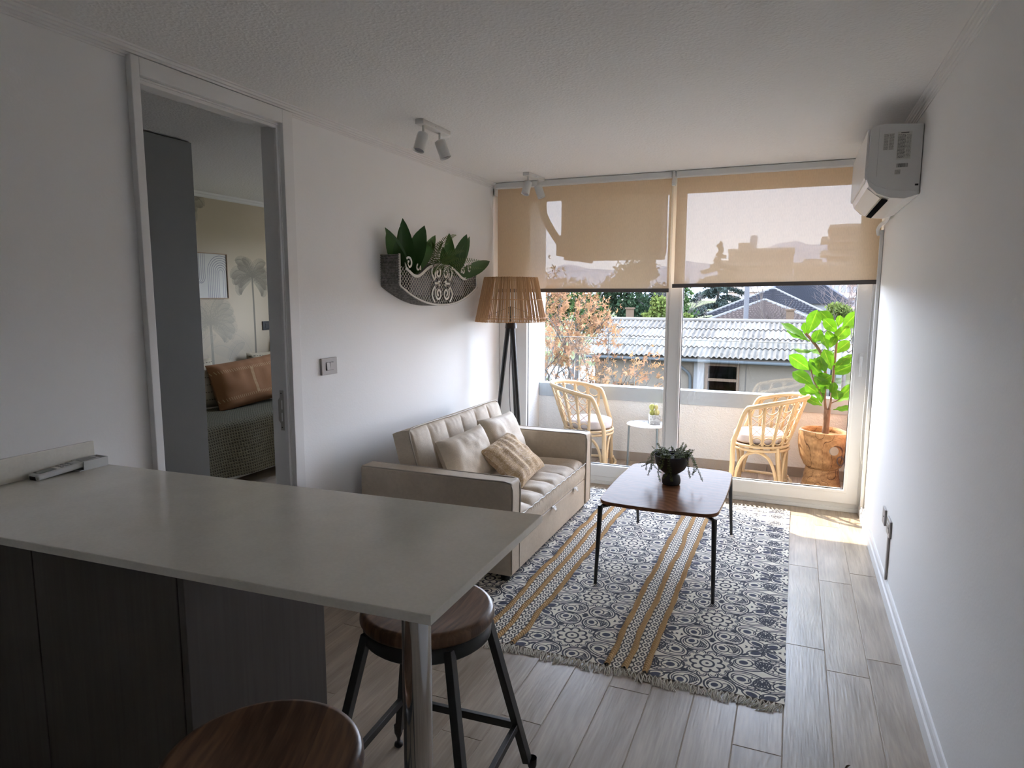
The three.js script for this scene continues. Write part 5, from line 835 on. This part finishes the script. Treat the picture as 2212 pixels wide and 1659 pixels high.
  leaves.forEach(([x0, y0, z0, x1, y1, z1, w], i) => {
    const d = V(x1 - x0, y1 - y0, z1 - z0), L = d.length(), g = leafGeo(L * 1.05, Math.max(w * 0.95, L * 0.28), { bend: 0.4 * (R() - 0.2), fold: 0.18, n: 10, wide: 0.6, wave: 0.004 });
    const Y = d.normalize(), X0 = V(0.75 + 0.5 * R(), (R() - 0.5) * 0.8, (R() - 0.5) * 1.2), Z = X0.clone().cross(Y).normalize(), X = Y.clone().cross(Z);
    g.applyMatrix4(new THREE.Matrix4().makeBasis(X, Y, Z)).translate(x0, y0, z0);
    wpart(f, 'leaf', g, M_fig[i % 3]);
  });
}
// ================================================================ the neighbourhood below
const GY = -4.0;
{
  const T_g = tex(512, 512, (u, v) => { const n = vnoise(u * 20, v * 20, 20, 20, 201), m = vnoise(u * 90, v * 90, 90, 90, 202), g = n > 0.5 ? 1 : 0; const d = 0.12 * (m - 0.5) + 0.1 * (n - 0.5); return g ? [0.24 + d, 0.25 + d, 0.17 + d] : [0.30 + d, 0.29 + d, 0.26 + d]; }, { size: [60, 60] });
  struct('ground', bx(-700, 700, GY - 0.5, GY, -1200, -6.4), matte({ map: T_g }), 'gardens and yards below the balcony', 'ground');
  struct('patio', bx(-17.5, -7.6, GY, GY + 0.06, -50, -27), matte({ color: C(0.16, 0.16, 0.16) }), 'bright concrete yard beside the grey-roofed house', 'yard');
}
// ---- low house with a fibre-cement roof
{
  const ez = -23.5, ey = -0.57, rz = -27.3, ry = 0.54, x0 = -7.05, x1 = 1.15;
  const t = thing('bungalow', 'low beige house with a grey corrugated roof just below the balcony', 'house', [-3, GY, -25.5]);
  const stain = (seed, k) => tex(128, 128, (u, v) => { const n = vnoise(u * 10, v * 6, 10, 6, seed), m = vnoise(u * 40, v * 30, 40, 30, seed + 1), d = 0.05 * (n - 0.5) + 0.04 * (m - 0.5) - (vnoise(u * 7, v * 3, 7, 3, seed + 2) > 0.85 ? 0.04 : 0); return [k + d * 1.2, (k + d * 1.2) * 0.95, (k + d * 1.2) * 0.885]; });
  const M_fc = [0, 1, 2].map((i) => matte({ map: stain(210 + i * 5, [0.345, 0.315, 0.37][i]), roughness: 0.9 }));
  const sw = 0.885, SL_ = Math.hypot(rz - ez, ry - ey), rows = 4, rl = SL_ / rows + 0.09, ang = Math.atan2(ry - ey, ez - rz);
  const sheet = merge([surf(50, 1, (u, v) => [u * (sw + 0.03), 0.03 * Math.cos(u * (sw + 0.03) / 0.177 * 6.2832), -v * rl, u, v]), surf(50, 1, (u, v) => [(1 - u) * (sw + 0.03), 0.03 * Math.cos((1 - u) * (sw + 0.03) / 0.177 * 6.2832) - 0.012, -v * rl, u, v]), surf(50, 1, (u, v) => [u * (sw + 0.03), 0.03 * Math.cos(u * (sw + 0.03) / 0.177 * 6.2832) - 0.012 * (1 - v), 0, u, v])]);
  const rf = new THREE.Group(); rf.name = 'roof'; rf.position.set(x0 + 3, ey - GY, ez + 25.5); rf.rotation.x = ang; t.add(rf);
  const R = rng(44);
  for (let j = 0; j < rows; j++) for (let i = 0; i * sw < x1 - x0; i++) { const m = part(rf, 'roof_sheet', sheet, M_fc[Math.floor(R() * 3)]); m.position.set(i * sw, 0.05 + j * 0.002 + (i % 2) * 0.004, -j * SL_ / rows); m.rotation.x = -0.034; }
  const M_w = mat({ color: C(0.075, 0.062, 0.047), roughness: 0.95, bumpMap: T_stucco, bumpScale: 0.01 }), M_dark = matte({ color: C(0.05, 0.045, 0.04) }), M_wd = matte({ color: C(0.07, 0.05, 0.035) }), M_wh = matte({ color: C(0.1, 0.1, 0.1) }), M_gal = matte({ color: C(0.045, 0.05, 0.052) });
  wpart(t, 'front_wall', bx(x0 + 0.35, x1 - 0.3, GY, ey - 0.02, -24.2, -24.0), M_w);
  wpart(t, 'side_wall', bx(x0 + 0.35, x0 + 0.55, GY, ey, -28.7, -24.2), M_w); wpart(t, 'side_wall', bx(x1 - 0.5, x1 - 0.3, GY, ey, -28.7, -24.2), M_w); wpart(t, 'rear_wall', bx(x0 + 0.55, x1 - 0.5, GY, ey + 0.55, -28.9, -28.7), M_w);
  wpart(t, 'rear_roof', at(bx(x0, x1, -0.03, 0.01, -1.9, 0), 0, ry, rz, -ang), M_fc[1]);
  wpart(t, 'ridge_cap', tube([[x0, ry + 0.05, rz], [x1, ry + 0.05, rz]], 0.09, 4, 10), M_fc[0]);
  wpart(t, 'eave_board', rbx(x0 + 0.05, x1 - 0.02, ey - 0.17, ey - 0.02, ez - 0.12, ez - 0.06), M_dark);
  wpart(t, 'gutter', bar([x0 + 0.1, ey - 0.09, ez - 0.02], [x1, ey - 0.12, ez - 0.02], 0.055, 10), M_gal);
  wpart(t, 'pilaster', rbx(-3.15, -2.80, GY, ey - 0.1, -24.0, -23.9), M_wh, 'white painted pier');
  wpart(t, 'corner_pier', rbx(x0 + 0.32, x0 + 0.62, GY, ey - 0.1, -24.05, -23.92), M_wd);
  wpart(t, 'downpipe', tube([[-3.75, -0.72, -23.6], [-3.6, -0.9, -23.75], [-3.3, -1.22, -23.93], [-3.27, -1.45, -23.94], [-3.27, -2.6, -23.94], [-3.27, GY, -23.94]], 0.05, 40, 10), M_gal);
  wpart(t, 'seam', rbx(-1.435, -1.41, GY, ey - 0.12, -24.0, -23.99), M_dark);
  const win = (xa, xb, ya, yb) => { const w = wpart(t, 'window_frame', frameGeo([xa, xb, ya, yb], [xa + 0.1, xb - 0.08, ya + 0.08, yb - 0.07], -24.02, -23.95, 0.005), M_wd); wpart(w, 'transom', rbx(xa + 0.08, xb - 0.06, (ya + yb) / 2 + 0.12, (ya + yb) / 2 + 0.22, -24.01, -23.96), M_wd); for (const [p, q] of [[(ya + yb) / 2 + 0.2, yb - 0.06], [ya + 0.06, (ya + yb) / 2 + 0.14]]) wpart(w, 'pane', bx(xa + 0.09, xb - 0.07, p, q, -24.015, -24.0), mat({ color: C(0.045, 0.05, 0.055), roughness: 0.08 })); };
  win(-2.77, -1.64, -2.25, -0.80); win(-6.0, -5.2, -2.8, -1.6);
  for (const x of [-0.15, -6.35]) wpart(t, 'chimney', merge([rbx(x - 0.14, x + 0.14, 0.3, 1.0, -27.9, -27.62), rbx(x - 0.18, x + 0.18, 1.0, 1.06, -27.94, -27.58)]), M_wd);
}
// ---- tiled hip roofs further back
{
  const M_tile = (r, g, b) => matte({ color: C(r, g, b) });
  const hip = (label, { xa, xb, ra, rb_, zf, zr, ye, yr, rows, cols }, m, mw, capm) => {
    const t = thing('tiled_house', label, 'house', [(xa + xb) / 2, GY, zr]);
    const W = xb - xa, facet = (A, B, Cc, Dd) => { // each course is a sloping strip with an upright front edge
      const g = [], P = (u, v, h) => { const p = A.clone().lerp(B, u).lerp(Dd.clone().lerp(Cc, u), v); return [p.x, p.y + h + 0.025 * Math.cos(u * cols * Math.PI), p.z]; };
      for (let r = 0; r < rows; r++) { const v0 = r / rows, v1 = (r + 1) / rows; g.push(surf(cols, 1, (u, v) => P(u, v ? v1 : v0, v ? 0.0 : 0.1)), surf(cols, 1, (u, v) => P(u, v0, v ? 0.1 : 0.0))); }
      return merge(g); };
    const a = V(xa, ye, zf), b = V(xb, ye, zf), c = V(rb_, yr, zr), d = V(ra, yr, zr), zb = 2 * zr - zf, e = V(xa, ye, zb), f = V(xb, ye, zb);
    wpart(t, 'front_roof', facet(a, b, c, d), m, 'rows of roof tiles', 'stuff'); wpart(t, 'side_roof', facet(b, f, c, c), m, 'rows of roof tiles', 'stuff'); wpart(t, 'side_roof', facet(e, a, d, d), m, 'rows of roof tiles', 'stuff'); wpart(t, 'rear_roof', facet(f, e, d, c), m, 'rows of roof tiles', 'stuff');
    for (const [p, q] of [[a, d], [b, c], [e, d], [f, c]]) wpart(t, 'hip_cap', bar(p.clone().setY(p.y + 0.06), q.clone().setY(q.y + 0.06), 0.075, 8), capm);
    if (rb_ - ra > 0.1) wpart(t, 'ridge_cap', bar(d.clone().setY(yr + 0.06), c.clone().setY(yr + 0.06), 0.08, 8), capm);
    wpart(t, 'walls', bx(xa + 0.35, xb - 0.35, GY, ye + 0.05, zb + 0.35, zf - 0.35), mw);
    return t;
  };
  const wh = matte({ color: C(0.13, 0.13, 0.128) }), grey = matte({ color: C(0.085, 0.083, 0.08) });
  hip('small house with a weathered red-brown tiled hip roof behind the bungalow', { xa: -3.75, xb: 1.1, ra: -1.33, rb_: -1.28, zf: -31, zr: -33.4, ye: 0.36, yr: 1.32, rows: 12, cols: 40 }, M_tile(0.05, 0.04, 0.036), wh, grey);
  hip('house with a dark slate-blue tiled hip roof behind the red-brown one', { xa: -4.5, xb: 1.75, ra: -1.3, rb_: -1.1, zf: -38.5, zr: -41.5, ye: 0.52, yr: 1.93, rows: 15, cols: 50 }, M_tile(0.022, 0.022, 0.025), wh, grey);
  hip('furthest house with a wide dark tiled roof and white walls', { xa: -2.6, xb: 3.6, ra: -1.15, rb_: 1.75, zf: -50.5, zr: -54, ye: 1.08, yr: 2.5, rows: 16, cols: 56 }, M_tile(0.02, 0.021, 0.025), wh, M_tile(0.05, 0.052, 0.06));
  single('utility_pole', bar([-1.83, GY, -29.5], [-1.87, 2.6, -29.5], 0.1, 12), matte({ color: C(0.075, 0.075, 0.078) }), 'pale concrete utility pole behind the corrugated roof', 'pole');
  single('garden_shed', merge([bx(-7.4, -5.9, GY, 0.42, -33.2, -31.5), at(bx(-7.5, -5.8, 0, 0.08, -33.3, -31.4), 0, 0.42, 0)]), matte({ color: C(0.07, 0.055, 0.042) }), 'brown plank shed wall among the trees', 'shed');
}
// ---- trees
const leafQuad = (l, w) => surf(2, 3, (a, b) => { const u = a * 2 - 1, s = Math.sin(Math.PI * Math.min(1, 0.1 + b * 0.9)); return [u * w * s, (b - 0.5) * l, 0.25 * w * Math.abs(u)]; });
const lobed = (s) => { const sh = new THREE.Shape(), n = 15; for (let i = 0; i <= n; i++) { const a = i / n * 6.2832 - 1.57, r = s * (0.62 + 0.38 * Math.cos(a * 5)); i ? sh.lineTo(Math.cos(a) * r, Math.sin(a) * r) : sh.moveTo(Math.cos(a) * r, Math.sin(a) * r); } const g = new THREE.ShapeGeometry(sh, 2), p = g.attributes.position; for (let i = 0; i < p.count; i++) p.setZ(i, 0.5 * (p.getX(i) ** 2 + p.getY(i) ** 2) / s); g.computeVertexNormals(); return g; };
function foliage(parent, geo, m, spots, size, seed, name = 'foliage') {
  const R = rng(seed), im = new THREE.InstancedMesh(geo, m, spots.length), M = new THREE.Matrix4(), q = new THREE.Quaternion();
  spots.forEach((p, i) => { const s = size * (0.65 + 0.7 * R()); q.setFromEuler(new THREE.Euler(R() * 6.28, R() * 6.28, R() * 6.28)); M.compose(p, q, V(s, s, s)); im.setMatrixAt(i, M); const k = 0.62 + 0.76 * R(); im.setColorAt(i, C(k, k * (0.94 + 0.12 * R()), k * (0.9 + 0.2 * R()))); });
  im.name = name; im.userData.kind = 'stuff'; parent.add(im); return im;
}
const blob = (R, n, cs) => Array.from({ length: n }, () => { const c = cs[Math.floor(R() * cs.length)]; let p; do { p = V(R() * 2 - 1, R() * 2 - 1, R() * 2 - 1); } while (p.length() > 1); p.multiplyScalar(0.55 + 0.45 * R()); return V(c[0] + p.x * c[3], c[1] + p.y * c[4], c[2] + p.z * c[3]); });
const M_barkT = matte({ color: C(0.05, 0.043, 0.037) });
const leafMat = (r, g, b, t = 0.3) => phys({ color: C(r, g, b), roughness: 1, transmission: t, thickness: 0, specularIntensity: 0 });
// branching skeleton; returns its tips
function branches(R, a, dir, L, r, depth, out, tips, spread = 0.7) {
  const b = a.clone().addScaledVector(dir, L), mid = a.clone().lerp(b, 0.5).add(V((R() - 0.5) * L * 0.12, (R() - 0.5) * L * 0.12, (R() - 0.5) * L * 0.12));
  out.push(tube([a, mid, b], r, 4, depth > 2 ? 6 : 3)); tips.push(mid, b);
  if (!depth) return;
  const n = 2 + (R() < 0.55 ? 1 : 0);
  for (let i = 0; i < n; i++) { const d = dir.clone().add(V((R() - 0.5) * 2 * spread, (R() - 0.35) * spread, (R() - 0.5) * 2 * spread)).normalize(); branches(R, b, d, L * (0.62 + 0.25 * R()), r * 0.62, depth - 1, out, tips, spread); }
}
{
  const R = rng(301);
  const t = thing('plane_tree', 'tree with clusters of dry orange-brown leaves close to the balcony', 'tree', [-4.1, GY, -11.6]);
  const out = [], tips = [];
  branches(R, V(0, 0, 0), V(0.02, 1, 0.02).normalize(), 2.3, 0.075, 1, out, [], 0.4);
  for (let i = 0; i < 9; i++) branches(R, V(0.1 * (R() - 0.5), 1.6 + R() * 1.4, 0.1 * (R() - 0.5)), V((R() - 0.38) * 1.5, 0.55 + R() * 0.9, (R() - 0.5) * 1.4).normalize(), 1.05, 0.03, 4, out, tips, 0.75);
  part(t, 'branches', merge(out), matte({ color: C(0.075, 0.068, 0.062) }));
  const lo = tips.filter((p) => p.y > 3.6), spots = []; for (let k = 0; k < 3000; k++) { const p = lo[Math.floor(R() * lo.length)]; if (p.y < 4.4 && R() < 0.6) continue; spots.push(p.clone().add(V((R() - 0.5) * 0.34, (R() - 0.5) * 0.34, (R() - 0.5) * 0.34))); }
  foliage(t, lobed(1), leafMat(0.19, 0.105, 0.056, 0.35), spots, 0.062, 302, 'dry_leaves');
}
function broadleaf(label, x, y, z, cs, n, size, m, seed, cat = 'tree', nm = 'leafy_tree') {
  const R = rng(seed), t = thing(nm, label, cat, [x, GY, z]);
  const rel = cs.map(([a, b, c, r, h]) => [a - x, b - GY, c - z, r, h]);
  const out = [bar([0, 0, 0], [0, (y - GY) * 0.75, 0], 0.12, 8)]; for (const c of rel) out.push(bar([0, (y - GY) * 0.45, 0], [c[0], c[1], c[2]], 0.05, 5));
  part(t, 'trunk', merge(out), M_barkT);
  foliage(t, leafQuad(1, 0.35), m, blob(R, n, rel), size, seed + 1);
  return t;
}
const G1 = leafMat(0.032, 0.055, 0.018), G2 = leafMat(0.018, 0.03, 0.016), G3 = leafMat(0.075, 0.095, 0.026), G4 = leafMat(0.05, 0.08, 0.022);
broadleaf('tall dark evergreen showing through the blind beside the outdoor unit', -8.6, 2.6, -37, [[-8.6, 2.4, -37, 1.3, 1.3], [-7.8, 2.9, -37.4, 1.0, 0.9], [-9.6, 1.6, -37, 1.1, 1.1], [-8.2, 0.8, -36.5, 1.5, 1.2]], 3600, 0.20, G2, 311);
broadleaf('rounded mid-green tree behind the dry-leaved tree', -11.2, 1.6, -36, [[-11.2, 1.4, -36, 1.6, 1.3], [-12.6, 0.9, -36, 1.4, 1.2], [-10.2, 0.4, -35, 1.3, 1.1]], 3000, 0.2, G1, 313);
broadleaf('bright light-green shrub by the brown shed', -6.35, 1.1, -34.5, [[-6.4, 1.0, -34.5, 0.6, 0.8], [-6.7, 0.4, -34.4, 0.7, 0.6]], 1100, 0.17, G3, 315, 'shrub', 'garden_shrub');
broadleaf('fresh green shrubs growing beside the bright yard', -9.2, -1.6, -24, [[-9.2, -1.9, -24, 0.9, 0.7], [-10.4, -2.2, -24.6, 0.9, 0.8], [-8.4, -2.4, -23.4, 0.6, 0.5]], 1500, 0.15, G4, 317, 'shrub', 'garden_shrub');
broadleaf('glossy green tree between the mullion and the cedar', -6.1, 1.4, -41, [[-6.3, 1.6, -41, 0.8, 1.3], [-6.9, 0.8, -41, 0.9, 1.0], [-5.9, 0.4, -40, 0.9, 0.7]], 1900, 0.18, G1, 319);
broadleaf('low yellow-green shrub in front of the cedar foot', -4.6, 0.5, -31, [[-4.55, 0.55, -31, 0.4, 0.28]], 420, 0.13, G3, 321, 'shrub', 'garden_shrub');
broadleaf('round yellow-green bush beside the white-walled house', 1.75, 1.0, -33, [[1.75, 0.95, -33, 0.55, 0.42], [2.1, 0.75, -33, 0.5, 0.4], [1.5, 0.72, -33.1, 0.35, 0.3]], 1500, 0.14, G3, 323, 'bush', 'garden_bush');
broadleaf('dark tree crown behind the shed', -7.4, 1.2, -42, [[-7.7, 1.5, -42, 1.0, 1.0], [-8.8, 0.9, -42, 1.1, 1.0]], 1700, 0.2, G2, 325);
// bare winter trees
const bare = (label, x, z, h, seed, col, n = 7, d = 4, sp = 0.7) => { const R = rng(seed), t = thing('bare_tree', label, 'tree', [x, GY, z]), out = [bar([0, 0, 0], [0, h * 0.62, 0], 0.09, 7)]; for (let i = 0; i < n; i++) branches(R, V(0, h * (0.35 + 0.25 * R()), 0), V((R() - 0.5) * 1.3, 0.8 + R() * 0.6, (R() - 0.5) * 1.3).normalize(), h * 0.15, 0.035, d, out, [], sp); part(t, 'branches', merge(out), matte({ color: col.multiplyScalar(0.22) })); };
bare('leafless grey tree beside the window mullion', -6.15, -37, 6.2, 331, C(0.30, 0.27, 0.26), 9, 4);
bare('leafless pinkish tree at the salmon wall', 2.35, -35.5, 6.6, 333, C(0.42, 0.34, 0.32), 10, 4);
bare('leafless tree in front of the red-brown tiled roof', -0.7, -29.75, 5.9, 335, C(0.30, 0.25, 0.22), 4, 3, 0.4);
bare('thin leafless tree in front of the white-walled house', 0.75, -29.75, 6.0, 337, C(0.32, 0.27, 0.25), 3, 3, 0.4);
// deodar cedar
{
  const R = rng(341), t = thing('cedar', 'tall grey-green cedar with a bare spire', 'tree', [-4.85, GY, -47.5]), out = [bar([0, 0, 0], [0, 9.1, 0], 0.1, 8)], sp = [];
  for (let y = 2.2; y < 9.1; y += 0.14) { const k = (9.2 - y) / 7, L = y > 7.6 ? 0.12 + 0.35 * (9.2 - y) * R() : 0.55 + 2.7 * Math.pow(clamp((8.2 - y) / 5), 0.8) * (0.7 + 0.4 * R()), a = R() * 6.283, c = Math.cos(a), s = Math.sin(a); out.push(tube([[0, y, 0], [c * L * 0.5, y + 0.08, s * L * 0.5], [c * L, y - 0.22 * L, s * L]], 0.02, 4, 3)); const n = Math.round(20 + 190 * L * (y > 7.6 ? 0.5 : 1)); for (let i = 0; i < n; i++) { const f = 0.15 + 0.85 * R(); sp.push(V(c * L * f + (R() - 0.5) * 0.5 * Math.min(1, L), y + 0.1 - 0.25 * L * f * f - R() * 0.16, s * L * f + (R() - 0.5) * 0.5 * Math.min(1, L))); } }
  part(t, 'trunk', merge(out), M_barkT);
  foliage(t, leafQuad(1, 0.18), leafMat(0.032, 0.042, 0.036, 0.15), sp, 0.24, 342, 'needle_tufts');
}
// ---- apartment blocks and hills on the skyline
{
  const block = (label, x0, x1, y1, z0, depth, floors, cols, wall, glass, opts = {}) => {
    const t = thing('apartment_block', label, 'building', [(x0 + x1) / 2, GY, z0 - depth / 2]), Mw = mat({ color: wall, roughness: 0.9 }), Mg = mat({ color: glass, roughness: 0.2 }), Ms = mat({ color: C(0.42, 0.38, 0.34), roughness: 0.9 });
    wpart(t, 'walls', bx(x0, x1, GY, y1, z0 - depth, z0), Mw);
    const fh = opts.fh ?? 2.9, y0 = y1 - floors * fh, cw = (x1 - x0) / cols, gw = bx(-cw * 0.32, cw * 0.32, -fh * 0.22, fh * 0.22, -0.1, 0.1);
    for (let j = 0; j < floors; j++) { wpart(t, 'floor_band', bx(x0 - 0.3, x1 + 0.3, y0 + j * fh - 0.18, y0 + j * fh + 0.18, z0, z0 + 0.8), Ms); for (let i = 0; i < cols; i++) { const m = part(t, 'window', gw, Mg); m.position.set(x0 + (i + 0.5) * cw - t.position.x, y0 + (j + 0.52) * fh - GY, z0 - t.position.z); } }
    wpart(t, 'roof_parapet', bx(x0 - 0.2, x1 + 0.2, y1, y1 + 0.7, z0 - depth, z0 + 0.2), Ms);
    for (const [a, b, c] of opts.boxes ?? []) wpart(t, 'roof_house', bx(a, b, y1, c, z0 - depth * 0.8, z0 - depth * 0.2), Mw);
    for (let j = 0; j < (opts.balconies ?? 0); j++) wpart(t, 'balcony', bx(x0 - 1.6, x0 + 0.2, y1 - (j + 1) * fh, y1 - (j + 1) * fh + 1.1, z0 - depth * 0.7, z0 + 0.3), Ms);
    return t;
  };
  block('long mid-rise brown apartment block seen through the blind', -14.4, -0.9, 11.6, -160, 14, 5, 9, C(0.30, 0.24, 0.20), C(0.12, 0.11, 0.11), { boxes: [[-12.6, -9.9, 13.8]], balconies: 4 });
  block('tall brown apartment tower beside the salmon wall', 6.2, 13.4, 16.2, -160, 12, 8, 6, C(0.27, 0.19, 0.15), C(0.10, 0.09, 0.09), { balconies: 8, boxes: [[8, 11, 17.2]] });
  block('lower brown apartment block between the mid-rise and the tower', -0.6, 8.8, 7.4, -140, 12, 3, 8, C(0.22, 0.18, 0.15), C(0.09, 0.09, 0.09), { balconies: 2 });
  block('small brick block with a flat roof in front of the hills', 1.6, 5.6, 10.6, -190, 10, 3, 4, C(0.28, 0.20, 0.16), C(0.1, 0.1, 0.1));
  const sk = thing('skyscraper', 'slim blue-grey glass skyscraper far away', 'building', [-46, GY, -800]);
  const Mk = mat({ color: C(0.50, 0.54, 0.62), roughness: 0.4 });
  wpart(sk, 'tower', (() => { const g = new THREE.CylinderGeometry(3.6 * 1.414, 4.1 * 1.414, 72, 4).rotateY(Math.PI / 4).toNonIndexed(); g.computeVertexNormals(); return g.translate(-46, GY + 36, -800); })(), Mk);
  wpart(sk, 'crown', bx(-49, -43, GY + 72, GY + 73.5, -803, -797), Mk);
  const prof = [[-2600, 60], [-1500, 70], [-1090, 112], [-988, 150], [-860, 128], [-700, 120], [-529, 136], [-450, 156], [-371, 147], [-260, 120], [-140, 187], [-79, 221], [-6, 231], [26, 216], [60, 206], [95, 214], [150, 190], [260, 150], [420, 170], [700, 120], [1500, 80]];
  const H = (x) => { let i = 1; while (i < prof.length - 1 && prof[i][0] < x) i++; const [a, ha] = prof[i - 1], [b, hb] = prof[i], f = clamp((x - a) / (b - a)), s = f * f * (3 - 2 * f); return ha + (hb - ha) * s; };
  struct('hills', surf(260, 24, (u, v) => { const x = -2600 + 4100 * u, k = Math.sin(Math.PI * Math.min(1, v * 1.0)), n = 1 + 0.10 * (vnoise(u * 60, v * 8, 60, 64, 351) - 0.5) * (v > 0.45 && v < 0.55 ? 0.1 : 1); return [x, GY + (H(x) - GY) * k * n, -2600 - 800 * v]; }), mat({ color: C(0.46, 0.52, 0.64), roughness: 1 }), 'hills on the horizon with distance haze put into their pale blue colour', 'hills');  // pale blue stands in for haze, put into the hill colour
}
scene.traverse((o) => { if (o.isMesh) { o.castShadow = true; o.receiveShadow = true; } });
renderer.render(scene, camera);
